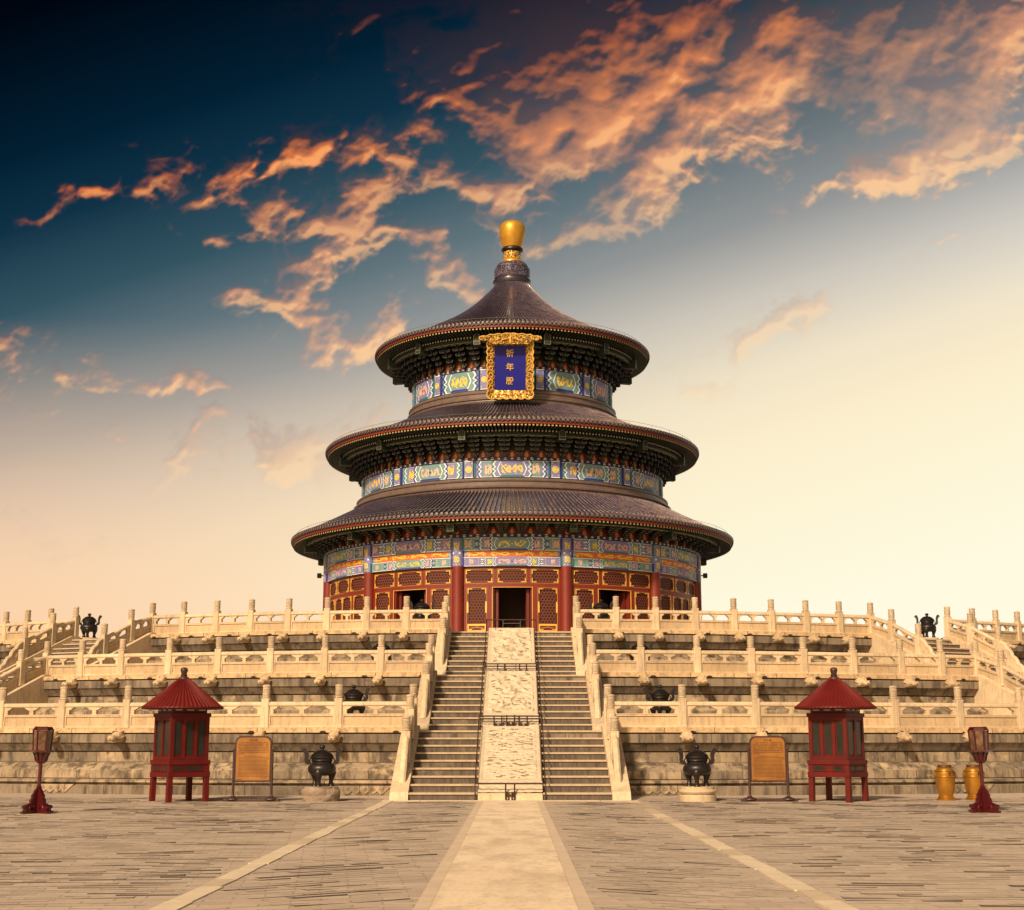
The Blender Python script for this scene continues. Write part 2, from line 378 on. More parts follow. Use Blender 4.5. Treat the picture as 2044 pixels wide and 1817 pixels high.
def m_path():
    s = NT('marble_way'); g = s.coords('Object')
    sf = s.n('ShaderNodeVectorMath', operation='ADD'); s.l(g, sf.inputs[0]); sf.inputs[1].default_value = (4.5, 0, 0)
    br = s.n('ShaderNodeTexBrick'); s.l(sf.outputs[0], br.inputs['Vector'])
    br.inputs['Scale'].default_value = 1; br.inputs['Brick Width'].default_value = 9.0; br.inputs['Row Height'].default_value = 2.6; br.inputs['Mortar Size'].default_value = .008
    br.inputs['Color1'].default_value = (.80, .64, .46, 1); br.inputs['Color2'].default_value = (.74, .58, .41, 1); br.inputs['Mortar'].default_value = (.30, .22, .15, 1)
    br.offset = .0; n = s.noise(s.coords('Object', (1, .4, 1)), 1.5, 9, 0.7); n2 = s.noise(g, 14, 6, .6)
    col = s.mix(s.mrange(n, .45, .62, 0, .75), br.outputs[0], (.50, .375, .26))
    col = s.mix(s.mrange(n2, .52, .70, 0, .5), col, (.36, .27, .19))
    return s.fin(col, .62, 0, s.bump(n2, .35, .01), .4)
M['path'] = m_path()
M['path_edge'] = mottled('kerb_brick', (.60, .465, .34), (.50, .385, .285), 3, .8, bump=.4)
def m_strip():
    s = NT('marble_strip'); g = s.coords('Object', (1, 1, 1))
    br = s.n('ShaderNodeTexBrick'); s.l(g, br.inputs['Vector'])
    br.inputs['Scale'].default_value = 1; br.inputs['Brick Width'].default_value = 5; br.inputs['Row Height'].default_value = 1.35; br.inputs['Mortar Size'].default_value = .012
    br.inputs['Color1'].default_value = (.64, .50, .35, 1); br.inputs['Color2'].default_value = (.46, .35, .245, 1); br.inputs['Mortar'].default_value = (.2, .15, .1, 1); br.inputs['Bias'].default_value = -.35
    n2 = s.noise(g, 9, 6, .6)
    col = s.mix(s.mrange(n2, .5, .75, 0, .45), br.outputs[0], (.38, .28, .2))
    return s.fin(col, .65, 0, s.bump(n2, .3, .01), .35)
M['strip'] = m_strip()

M['strip_a'] = mottled('strip_a_marble', (0.7, 0.56, 0.4), (0.5599999999999999, 0.44800000000000006, 0.32000000000000006), 3, .65, bump=.4)
M['strip_b'] = mottled('strip_b_marble', (0.56, 0.435, 0.3), (0.44800000000000006, 0.34800000000000003, 0.24), 3, .65, bump=.4)
M['strip_c'] = mottled('strip_c_marble', (0.45, 0.34, 0.235), (0.36000000000000004, 0.272, 0.188), 3, .65, bump=.4)
def m_tile():
    s = NT('glazed_roof_tile')
    vec = s.coords('Object'); uv = s.coords('UV')
    n = s.noise(vec, 1.1, 7, .62); n2 = s.noise(s.coords('Object', (1, 1, 1)), 9, 5, .6)
    col = s.mix(s.mrange(n, .36, .68), (.036, .030, .066), (.062, .047, .066))
    col = s.mix(s.mrange(n2, .5, .72, 0, .8), col, (.14, .095, .080))
    sep = s.n('ShaderNodeSeparateXYZ'); s.l(uv, sep.inputs[0])
    fr = s.math('FRACT', s.math('MULTIPLY', sep.outputs[1], 2.6))
    j = s.mrange(fr, 0.0, 0.12, 1, 0)
    col = s.mix(s.math('MULTIPLY', j, .6), col, (.012, .010, .018))
    # dusty tan and painted highlights on rib crowns, shade painted into the valleys
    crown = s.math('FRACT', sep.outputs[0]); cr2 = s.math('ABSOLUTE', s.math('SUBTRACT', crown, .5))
    dust_highlight = s.math('MULTIPLY', s.mrange(cr2, .0, .10, 1, 0), s.mrange(s.noise(vec, 2.3, 4), .35, .6))
    col = s.mix(s.math('MULTIPLY', dust_highlight, .75), col, (.44, .31, .25))
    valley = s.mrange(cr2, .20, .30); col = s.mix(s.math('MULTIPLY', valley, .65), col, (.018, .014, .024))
    return s.fin(col, s.mrange(n2, .3, .7, .18, .42), 0, s.bump(fr, .25, .02, s.bump(n2, .25, .01)), .6, .3)
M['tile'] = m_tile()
M['tile_end'] = mottled('tile_end_glaze', (.035, .032, .045), (.075, .062, .066), 10, .3, bump=.3)
M['moulding'] = mottled('glazed_moulding', (.105, .074, .076), (.17, .115, .085), 3, .42, bump=.3)
M['nail'] = mottled('tile_nail', (.62, .48, .38), (.40, .30, .25), 10, .35, bump=.1)
def flat(name, c, rough=.5, metal=0., spec=.5, var=.75, scale=8, bump=.15):
    return mottled(name, c, tuple(x * var for x in c), scale, rough, metal, bump, .006, spec)
M['red_fascia'] = flat('red_fascia', (.20, .018, .007), .6)
M['red'] = flat('red_lacquer', (.185, .017, .0065), .5, var=.8, scale=1.6)
M['red_dark'] = flat('dark_red_lacquer', (.13, .014, .010), .5)
M['gold'] = flat('gilding', (.88, .53, .11), .42, .2, var=.8, scale=10)
M['gold_metal'] = mottled('gilt_bronze', (.62, .33, .030), (.44, .21, .022), 3, .42, .45, bump=.25, bdist=.02)
M['teal'] = flat('teal_paint', (.015, .17, .17), .55)
M['blue'] = flat('blue_paint', (.022, .032, .30), .55)
M['blue_board'] = flat('ultramarine_board', (.006, .008, .26), .5, var=.85, scale=1)
M['mauve'] = flat('aged_blue_ground', (.22, .22, .46), .6, var=.7)
M['olive'] = flat('aged_green_ground', (.17, .31, .34), .6, var=.7)
M['pale'] = flat('pale_blue_outline', (.78, .88, .88), .55)
M['pink'] = flat('pink_gold_paint', (.86, .50, .34), .5)
M['yellow'] = flat('yellow_gold_paint', (.86, .62, .07), .45)
M['orange_art'] = flat('vermilion_paint', (.62, .13, .03), .55)
M['green_dk'] = flat('dark_green_paint', (.010, .024, .014), .6)
M['blue_dk'] = flat('dark_blue_paint', (.020, .014, .040), .6)
M['rafter'] = flat('rafter_paint', (.018, .028, .016), .6)
M['raft_end'] = flat('rafter_end_paint', (.46, .34, .13), .5)
M['dot_end'] = flat('round_rafter_end_paint', (.62, .55, .42), .45)
M['trim'] = flat('bracket_outline', (.34, .29, .15), .5)
M['iron'] = mottled('bronze_black', (.018, .016, .017), (.040, .030, .026), 4, .38, .55, bump=.3)
M['rail'] = mottled('painted_iron', (.035, .016, .013), (.055, .026, .02), 6, .55, .1)
M['rail_wood'] = mottled('dark_wood', (.055, .020, .014), (.035, .014, .010), 5, .5)
M['kiosk_red'] = mottled('kiosk_red_paint', (.120, .0065, .004), (.075, .004, .003), 2.6, .55, bump=.15, spec=.3)
M['kiosk_roof'] = mottled('kiosk_roof_paint', (.125, .007, .005), (.09, .0055, .004), 3, .6, bump=.2, spec=.25)
M['lamp_red'] = mottled('lantern_lacquer', (.075, .005, .006), (.05, .004, .005), 4, .28, bump=.2, coat=.3)
M['lamp_glass'] = mottled('lantern_pane', (.20, .11, .055), (.045, .02, .012), 7, .18, bump=.05)
M['kiosk_glass'] = mottled('kiosk_pane', (.014, .015, .011), (.028, .026, .018), 2.5, .35, bump=.02, spec=.3)
M['sign_gold'] = mottled('sign_panel', (.36, .155, .022), (.23, .085, .012), 1.6, .5, .15, bump=.05, det=2)
M['sign_ink'] = flat('sign_ink', (.055, .014, .003), .5)
M['barrel'] = mottled('brass_barrel', (.46, .22, .028), (.30, .135, .016), 3, .34, .6, bump=.15)
M['barrel_dark'] = flat('barrel_mouth', (.10, .03, .01), .5)
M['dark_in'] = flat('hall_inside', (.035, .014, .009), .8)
M['wire'] = flat('wire', (.12, .10, .08), .6)
M['rock'] = mottled('boulder_stone', (.36, .27, .19), (.17, .125, .09), 3.2, .85, bump=.7, bdist=.04, det=8)
M['speaker'] = flat('black_box', (.03, .02, .02), .6)
def m_lattice():
    s = NT('lattice_pattern'); uv = s.coords('UV'); sep = s.n('ShaderNodeSeparateXYZ'); s.l(uv, sep.inputs[0])
    k_ = 1 / .165
    tot = None
    for a in (90, 30, 150):
        d = s.math('ADD', s.math('MULTIPLY', sep.outputs[0], C(R_(a)) * k_), s.math('MULTIPLY', sep.outputs[1], S(R_(a)) * k_))
        f = s.math('ABSOLUTE', s.math('SUBTRACT', s.math('FRACT', d), .5))
        ln = s.mrange(f, 0.0, .11, 1, 0)
        tot = ln if tot is None else s.math('ADD', tot, ln)
    line = s.math('MINIMUM', s.math('MULTIPLY', tot, .55), 1.0)
    dot = s.mrange(tot, 1.7, 2.3)
    col = s.mix(line, (.028, .004, .003), (.36, .10, .04))
    col = s.mix(dot, col, (.95, .62, .30))
    return s.fin(col, .55, 0, s.bump(line, .8, .02), .3)
M['lattice'] = m_lattice()
def m_carved_gold():
    s = NT('carved_gilding'); g = s.coords('Object')
    n = s.noise(g, 7.5, 3, .5, 1.8); r = s.mrange(n, .43, .54)
    col = s.mix(r, (.13, .035, .008), (.98, .60, .13))
    return s.fin(col, .36, .35, s.bump(r, 1.0, .06), .5)
M['gold_carved'] = m_carved_gold()
def m_carved_tile():
    s = NT('carved_glaze'); g = s.coords('Object'); n = s.noise(g, 5, 3, .5, 1.5); r = s.mrange(n, .42, .56)
    col = s.mix(r, (.028, .02, .04), (.12, .085, .13))
    return s.fin(col, .35, 0, s.bump(r, .9, .05), .5)
M['tile_carved'] = m_carved_tile()

# ------------------------------------------------------------------ mesh helpers
COL = sc.collection
class MB:
    def __init__(s): s.v = []; s.f = []; s.m = []
    def add(s, verts, faces, mat, fn=None):
        b = len(s.v)
        if fn: verts = [fn(*p) for p in verts]
        s.v.extend([tuple(p) for p in verts])
        for f in faces: s.f.append(tuple(b + i for i in f)); s.m.append(mat)
    def box(s, x0, x1, y0, y1, z0, z1, mat, fn=None, nx=1, nz=1):
        V, Fc = [], []
        xs = [x0 + (x1 - x0) * i / nx for i in range(nx + 1)]
        ring = []
        for x in xs:
            V += [(x, y0, z0), (x, y1, z0), (x, y1, z1), (x, y0, z1)]
        for i in range(nx):
            a = 4 * i; b = a + 4
            for j in range(4):
                j2 = (j + 1) % 4
                Fc.append((a + j, a + j2, b + j2, b + j))
        Fc.append((0, 3, 2, 1)); e = 4 * nx; Fc.append((e, e + 1, e + 2, e + 3))
        s.add(V, Fc, mat, fn)
    def lathe(s, prof, n, mat, c=(0, 0, 0), a0=0., a1=2 * PI, fn=None, flip=False, mats=None):
        full = abs(a1 - a0 - 2 * PI) < 1e-6
        k_ = n if full else n + 1
        V = []
        for (r, z) in prof:
            for i in range(k_):
                a = a0 + (a1 - a0) * i / n
                V.append((c[0] + r * S(a), c[1] - r * C(a), c[2] + z))
        for j in range(len(prof) - 1):
            Fc = []
            for i in range(n):
                i2 = (i + 1) % k_
                q = (j * k_ + i, j * k_ + i2, (j + 1) * k_ + i2, (j + 1) * k_ + i)
                Fc.append(q[::-1] if flip else q)
            if j == 0: s.add(V, Fc, mats[j] if mats else mat, fn); base = len(s.v) - len(V)
            else:
                for q in Fc: s.f.append(tuple(base + t for t in q)); s.m.append(mats[j] if mats else mat)
    def tube(s, pts, rad, n, mat, fn=None, caps=True, flat=1.0):
        pts = [Vector(p) for p in pts]; V = []; Fc = []
        rads = rad if isinstance(rad, (list, tuple)) else [rad] * len(pts)
        up = Vector((0, 0, 1)); prev = None
        for i, p in enumerate(pts):
            d = (pts[min(i + 1, len(pts) - 1)] - pts[max(i - 1, 0)]).normalized()
            ref = prev if prev is not None else (Vector((0, 1, 0)) if abs(d.z) > .9 else up)
            a = d.cross(ref)
            if a.length < 1e-4: a = d.cross(Vector((1, 0, 0)))
            a.normalize(); b = a.cross(d).normalized(); prev = b
            for j in range(n):
                t = 2 * PI * j / n + PI / n
                V.append(p + (a * C(t) + b * S(t) * flat) * rads[i])
        for i in range(len(pts) - 1):
            for j in range(n):
                j2 = (j + 1) % n
                Fc.append((i * n + j, (i + 1) * n + j, (i + 1) * n + j2, i * n + j2))
        if caps:
            Fc.append(tuple(range(n))); Fc.append(tuple((len(pts) - 1) * n + j for j in range(n - 1, -1, -1)))
        s.add([tuple(q) for q in V], Fc, mat, fn)
    def prism(s, poly, y0, y1, mat, fn=None, matf=None):
        """poly in (x,z), ccw seen from -y; extruded y0 (front) .. y1"""
        n = len(poly)
        V = [(x, y0, z) for x, z in poly] + [(x, y1, z) for x, z in poly]
        s.add(V, [(i, i + n, (i + 1) % n + n, (i + 1) % n) for i in range(n)], mat, fn)
        s.add(V[:n], [tuple(range(n))], matf or mat, fn)
        s.add(V[n:], [tuple(range(n - 1, -1, -1))], mat, fn)
    def strip(s, pts, wd, y, mat, fn=None, closed=False):
        """flat ribbon along a polyline in (x,z) at depth y"""
        P = [Vector((p[0], p[1])) for p in pts]; n = len(P)
        wds = wd if isinstance(wd, (list, tuple)) else [wd] * n
        V = []
        for i in range(n):
            a = P[(i - 1) % n] if closed else P[max(i - 1, 0)]; b = P[(i + 1) % n] if closed else P[min(i + 1, n - 1)]
            d = (b - a)
            if d.length < 1e-6: d = Vector((1, 0))
            d.normalize(); nn = Vector((-d.y, d.x)) * wds[i] * .5
            V += [(P[i].x - nn.x, y, P[i].y - nn.y), (P[i].x + nn.x, y, P[i].y + nn.y)]
        m_ = n if closed else n - 1
        s.add(V, [(2 * i, 2 * ((i + 1) % n), 2 * ((i + 1) % n) + 1, 2 * i + 1) for i in range(m_)], mat, fn)
    def disc(s, cx_, cz, r, y, mat, fn=None, n=8, rz=None):
        rz = rz or r
        s.add([(cx_ + r * C(2 * PI * i / n), y, cz + rz * S(2 * PI * i / n)) for i in range(n)], [tuple(range(n))], mat, fn)
    def build(s, name, parent=None, smooth=None, uvf=None, bevel=0, loc=None):
        me = bpy.data.meshes.new(name)
        me.from_pydata(s.v, [], s.f)
        keys = []
        for k_ in s.m:
            if k_ not in keys: keys.append(k_)
        for k_ in keys: me.materials.append(M[k_])
        ix = {k_: i for i, k_ in enumerate(keys)}
        me.polygons.foreach_set('material_index', [ix[k_] for k_ in s.m])
        if uvf:
            uvl = me.uv_layers.new(name='UVMap'); dat = []
            uvs = [uvf(*p) for p in s.v]
            lv = [0] * len(me.loops); me.loops.foreach_get('vertex_index', lv)
            for i in lv: dat += uvs[i]
            uvl.data.foreach_set('uv', dat)
        me.update()
        if smooth:
            me.polygons.foreach_set('use_smooth', [True] * len(me.polygons))
            me.set_sharp_from_angle(angle=R_(smooth))
        o = bpy.data.objects.new(name, me); COL.objects.link(o)
        if parent is not None: o.parent = parent
        if loc: o.location = loc
        if bevel:
            bv = o.modifiers.new('bevel', 'BEVEL'); bv.width = bevel; bv.segments = 2; bv.limit_method = 'ANGLE'; bv.angle_limit = R_(35)
        return o
def tag(o, label=None, cat=None, group=None, kind=None):
    for k_, v_ in (('label', label), ('category', cat), ('group', group), ('kind', kind)):
        if v_: o[k_] = v_
    return o
def thing(name, label, cat, loc=(0, 0, 0), rz=0., group=None):
    o = bpy.data.objects.new(name, None); COL.objects.link(o)
    o.location = loc; o.rotation_euler = (0, 0, rz); o.empty_display_size = .2
    return tag(o, label, cat, group)
def dup(o, parent=None, loc=None, rz=None, label=None):
    c = o.copy(); COL.objects.link(c); c.parent = parent
    if loc is not None: c.location = loc
    if rz is not None: c.rotation_euler = (0, 0, rz)
    if label: c['label'] = label
    for ch in list(o.children): dup(ch, c)
    return c
def bend(R0, a0=0.):
    def f(x, y, z):
        a = a0 + x / R0; r = R0 - y
        return (r * S(a), -r * C(a), z)
    return f
def uv_cyl(R0):
    return lambda x, y, z: (math.atan2(x, -y) * R0, z)
# ================================================================== setting
FOOT_Y = -55.5
g = MB(); g.add([(-4000, -4000, 0), (4000, -4000, 0), (4000, 4000, 0), (-4000, 4000, 0)], [(0, 1, 2, 3)], 'ground')
tag(g.build('ground'), kind='structure')
g = MB()
g.box(-.74, .74, -140, FOOT_Y - .35, -.2, .012, 'path')
tag(g.build('path'), kind='structure')
g = MB()
for sx_ in (-1, 1):
    a, b = sorted((sx_ * .745, sx_ * .90)); g.box(a, b, -140, FOOT_Y - .36, -.2, .008, 'path_edge')
tag(g.build('path_kerb'), kind='structure')
for sx_ in (-1, 1):
    g = MB(); rn = random.Random(12 + sx_); y = FOOT_Y - .36
    while y > -120:
        L = rn.uniform(.8, 1.7); e = [rn.uniform(-.022, .022) for _ in range(4)]
        far_ = y > -66
        mt_ = rn.choice(('strip_a', 'strip_b', 'strip_a')) if sx_ < 0 else rn.choice(('strip_c', 'strip_a', 'strip_c', 'strip_b') if far_ else ('strip_a', 'strip_a', 'strip_b'))
        hz = .012 + rn.uniform(0, .004); x0, x1 = sx_ * 3.24, sx_ * 3.50
        g.add([(x0 + e[0], y - L + .012, hz), (x1 + e[1], y - L + .012, hz), (x1 + e[2], y, hz), (x0 + e[3], y, hz), (x0 + e[0], y - L + .012, -.1), (x1 + e[1], y - L + .012, -.1), (x1 + e[2], y, -.1), (x0 + e[3], y, -.1)],
              [(0, 1, 2, 3), (4, 5, 1, 0), (5, 6, 2, 1), (7, 4, 0, 3)], mt_)
        y -= L
    tag(g.build('paving_strip'), kind='structure')
g = MB(); g.box(-3.55, 3.55, FOOT_Y - .34, FOOT_Y + .3, -.2, .016, 'strip')
tag(g.build('paving_threshold'), kind='structure')

# uneven bricks standing a little proud of the paving, laid square outside the strips and askew beside the path
def bricks(region, rot, seed, L=.66, Wd=.235):
    rn = random.Random(seed); m = MB(); c_, s_ = C(rot), S(rot)
    (xa, xb, ya, yb) = region; cx_, cy_ = (xa + xb) / 2, (ya + yb) / 2; rad = math.hypot(xb - xa, yb - ya) / 2
    nj = int(rad / Wd) + 1; ni = int(rad / L) + 1
    for j in range(-nj, nj + 1):
        off = (j % 2) * .5 * L + rn.uniform(-.1, .1)
        for i in range(-ni, ni + 1):
            lx, ly = i * L + off, j * Wd
            x, y = cx_ + lx * c_ - ly * s_, cy_ + lx * s_ + ly * c_
            if not (xa + .3 < x < xb - .3 and ya < y < yb): continue
            d_ = noise.noise(Vector((x * .55, y * .40, seed))) + .55 * noise.noise(Vector((x * 2.1, y * 1.9, seed + 5)))
            lowb = d_ < .14 + rn.uniform(-.34, .34)
            if lowb and rn.random() < .45: continue
            hf = (rn.uniform(.0015, .004) if lowb else rn.choice((.004, .006, .008, .013)) * rn.uniform(.6, 1.2)); hb = rn.uniform(-.006, .003); tw = rn.uniform(-1, 1) * (.001 if lowb else .006)
            l2, w2 = L / 2 - .006, Wd / 2 - .006
            ln = rn.choice((1, 1, 1, .62, 1.5)); l2 *= ln
            z = [hf + tw, hf - tw, hb, hb + .001]
            cr = [(-l2, -w2), (l2, -w2), (l2, w2), (-l2, w2)]
            e_ = [rn.uniform(-.012, .012) for _ in range(4)]
            P = [(x + (a + e_[0]) * c_ - (b + e_[1]) * s_, y + (a + e_[0]) * s_ + (b + e_[1]) * c_) for a, b in cr]
            top = [(P[q][0], P[q][1], max(.001, z[q]) if q < 2 else z[q]) for q in range(4)]
            bot = [(P[q][0], P[q][1], -.03) for q in range(4)]
            m.add(top + bot, [(0, 1, 2, 3)], 'ground')
            b0_ = len(m.v) - 8
            for q in ((0, 4, 5, 1), (1, 5, 6, 2), (3, 7, 4, 0)): m.f.append(tuple(b0_ + k_ for k_ in q)); m.m.append('joint')
    return m
for reg, rot, sd_ in (((-26, -3.55, -90, -53.2), R_(7), 1), ((3.55, 26, -90, -53.2), R_(-4), 2), ((-3.3, -.95, -90, -56.0), R_(33), 3), ((.95, 3.3, -90, -56.0), R_(-33), 4)):
    tag(bricks(reg, rot, sd_).build('paving'), kind='structure')

# ================================================================== terrace
ZD = [0.0, 1.956, 3.93, 5.90]
RE = [None, 51.0, 45.1, 39.1]
PHI = R_(26.0)
HW_C = [2.85, 2.63, 2.37]       # clear half width of the middle stairs, per flight
HW_S = [2.20, 1.90, 1.90]       # side stairs
FL = [(55.5, 51.0), (49.4, 45.1), (43.5, 39.1)]  # foot and head radius of every flight
terrace = thing('marble_terrace', 'round three tiered white marble terrace with carved ledges under the blue roofed hall', 'terrace')
PROF = [(1.12, 0.0), (1.12, .25), (1.08, .28), (.92, .295), (.92, .31), (.98, .325), (1.04, .37), (1.03, .42), (.95, .455), (.80, .465), (.80, .485), (.82, .49), (.82, .72), (.79, .74), (.42, .955), (.30, .97),
        (.02, .975), (-.02, .985), (-.02, 1.285), (-.06, 1.295), (-.06, 1.315), (.02, 1.325), (.08, 1.42), (.19, 1.555), (.19, 1.575), (.24, 1.585), (.24, 1.845), (.19, 1.865), (.10, 1.872), (.10, 1.89)]
COURSE = [0, .285, .46, .73, .965, 1.29, 1.32, 1.58, 1.87, 2.2]
def uv_tier(t):
    k_ = (ZD[t] - ZD[t - 1]) / 1.956
    def f(x, y, z):
        q = (z - ZD[t - 1]) / k_; a = math.atan2(x, -y) * RE[t]
        for i in range(len(COURSE) - 1):
            if q < COURSE[i + 1] - 1e-6: return (a + 3.7 * i, i + .1 + .8 * max(0, (q - COURSE[i]) / (COURSE[i + 1] - COURSE[i])))
        return (a, 20.5)
    return f
for t in (1, 2, 3):
    h = ZD[t] - ZD[t - 1]; k_ = h / 1.956
    mb = MB()
    p = [(RE[t] + r - .12, ZD[t - 1] + z * k_) for r, z in PROF]
    mb.lathe(p, 240, 'terrace', mats=[('ledge_shade' if i_ in (3, 9, 16, 18, 19, 20, 24) else 'terrace_grey' if (i_ in (0, 1) or i_ >= 18) else 'terrace') for i_ in range(len(p) - 1)])
    e = p[-1]
    hc = math.asin((HW_C[t - 1] + .05) / RE[t]); hs = math.asin((HW_S[t - 1] + .05) / RE[t])
    for aa, bb, nn in ((hc, PHI - hs, 60), (-PHI + hs, -hc, 60), (PHI + hs, 2 * PI - PHI - hs, 160)):
        mb.lathe([e, (RE[t] + .15, e[1] + .008), (RE[t] + .15, ZD[t] + .075), (RE[t] + .06, ZD[t] + .10), (RE[t] - .62, ZD[t] + .10), (RE[t] - .62, ZD[t])], nn, 'cap', a0=aa, a1=bb)
    mb.lathe([(RE[t] - .62, ZD[t]), ((RE[t + 1] + .7) if t < 3 else .1, ZD[t] + .002)], 240, 'deck')
    # weep holes in the joint under the edge slab
    Ri = RE[t] + .155
    for i in range(-19, 20):
        a = R_(i * 2.6 + 1.2)
        if abs(a) < hc + .01 or abs(abs(a) - PHI) < hs + .01: continue
        f = bend(Ri, a)
        n_ = 7
        mb.add([(.11 * C(PI * j / n_), -.02, e[1] + .012 + .055 * S(PI * j / n_)) for j in range(n_ + 1)], [tuple(range(n_ + 1))], 'dark_in', f)
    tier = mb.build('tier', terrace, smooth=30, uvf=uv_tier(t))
    tag(tier, ('lowest tier of the terrace, stained grey and tan stone with a rolled foot moulding', 'middle tier of the terrace with dark streaks under its ledge', 'top tier of the terrace, just below the hall')[t - 1])
# carved cloud feet in the lowest plinth
for ang in (-4.9, 4.9, -16.3, 16.3, -27, 27):
    mb = MB(); f = bend(RE[1] + .975, R_(ang))
    pts = []
    for q in range(5):
        c_ = (q - 2) * .26
        pts += [(c_ - .13 + .26 * j / 6, .14 - .09 * S(PI * j / 6)) for j in range(6)]
    pts.append((.65, .14))
    mb.prism(pts + [(.85, .30), (-.85, .30)], -.05, .06, 'terrace', f)
    for q in range(-2, 3): mb.tube([(q * .26 + (.025 + .05 * (j / 9)) * C(j * .9), -.055, .20 + (.02 + .035 * (j / 9)) * S(j * .9)) for j in range(10)], .012, 5, 'terrace', f)
    mb.build('carved_cloud_foot', terrace, smooth=40, uvf=uv_cyl(51))

# gargoyle heads under the posts
def gargoyle_mesh():
    m = MB()
    secs = [(.30, .155, .16, 0.0), (.10, .165, .165, .0), (-.06, .17, .17, .0), (-.14, .165, .165, .0), (-.20, .14, .115, -.03), (-.38, .125, .09, -.035), (-.46, .115, .085, -.03), (-.49, .08, .05, -.035)]
    V = []; n = 10
    for (y, hw, hh, zo) in secs:
        for j in range(n):
            t_ = 2 * PI * j / n + PI / n
            cx_ = abs(C(t_)) ** .6 * math.copysign(1, C(t_)); sx2 = abs(S(t_)) ** .6 * math.copysign(1, S(t_))
            V.append((hw * cx_, y, zo + hh * sx2))
    Fc = []
    for i in range(len(secs) - 1):
        for j in range(n):
            j2 = (j + 1) % n; Fc.append((i * n + j, i * n + j2, (i + 1) * n + j2, (i + 1) * n + j))
    Fc.append(tuple((len(secs) - 1) * n + j for j in range(n)))
    m.add(V, Fc, 'marble_field')
    for s_ in (-1, 1):
        m.lathe([(.001, -.035), (.03, -.03), (.04, 0), (.03, .03), (.001, .035)], 8, 'marble_field', c=(s_ * .115, -.16, .09))        # eyes
        m.lathe([(.001, -.02), (.028, 0), (.001, .02)], 6, 'marble_field', c=(s_ * .055, -.475, .035))                                # nostrils
        m.tube([(s_ * .10, -.06, .15), (s_ * .14, .05, .19), (s_ * .13, .17, .17)], [.03, .028, .012], 6, 'marble_field')                # horns
        m.tube([(s_ * .15, -.12, -.03), (s_ * .185, -.02, .02), (s_ * .17, .12, .03)], [.02, .035, .02], 6, 'marble_field')              # mane
    m.tube([(-.13, -.22, -.07), (-.10, -.45, -.06), (0, -.50, -.055), (.10, -.45, -.06), (.13, -.22, -.07)], .014, 6, 'dark_in')                                     # mouth
    return m
garg = None
def arcs(t):
    L1 = [3.47 + 2.69 * i for i in range(8)] + [23.4]
    L2 = [3.62, 5.96, 8.6, 11.2, 13.8, 16.35, 18.9, 21.2, 23.3]
    L3 = [3.82, 6.22, 8.61, 11.05, 13.49, 15.93, 18.26, 20.6, 22.9]
    return [None, L1, L2, L3][t]
def arcs_out(t):
    a0 = [None, 28.6, 28.7, 29.1][t]; st = [None, 2.5, 2.4, 2.25][t]
    return [a0 + st * i for i in range([0, 7, 8, 9][t])]
RB = [None, 50.7, 44.8, 38.8]
for t in (1, 2, 3):
    for sgn in (-1, 1):
        for a in arcs(t)[1:-1] + arcs_out(t)[1:]:
            aa = R_(a * sgn)
            loc = ((RE[t] + .20) * S(aa), -(RE[t] + .20) * C(aa), ZD[t] - .20)
            if garg is None:
                garg = gargoyle_mesh().build('gargoyle', terrace, smooth=45, loc=loc); garg.rotation_euler = (0, 0, aa)
            else:
                dup(garg, terrace, loc, aa + random.Random(int(a * 100) + t).uniform(-.06, .06))

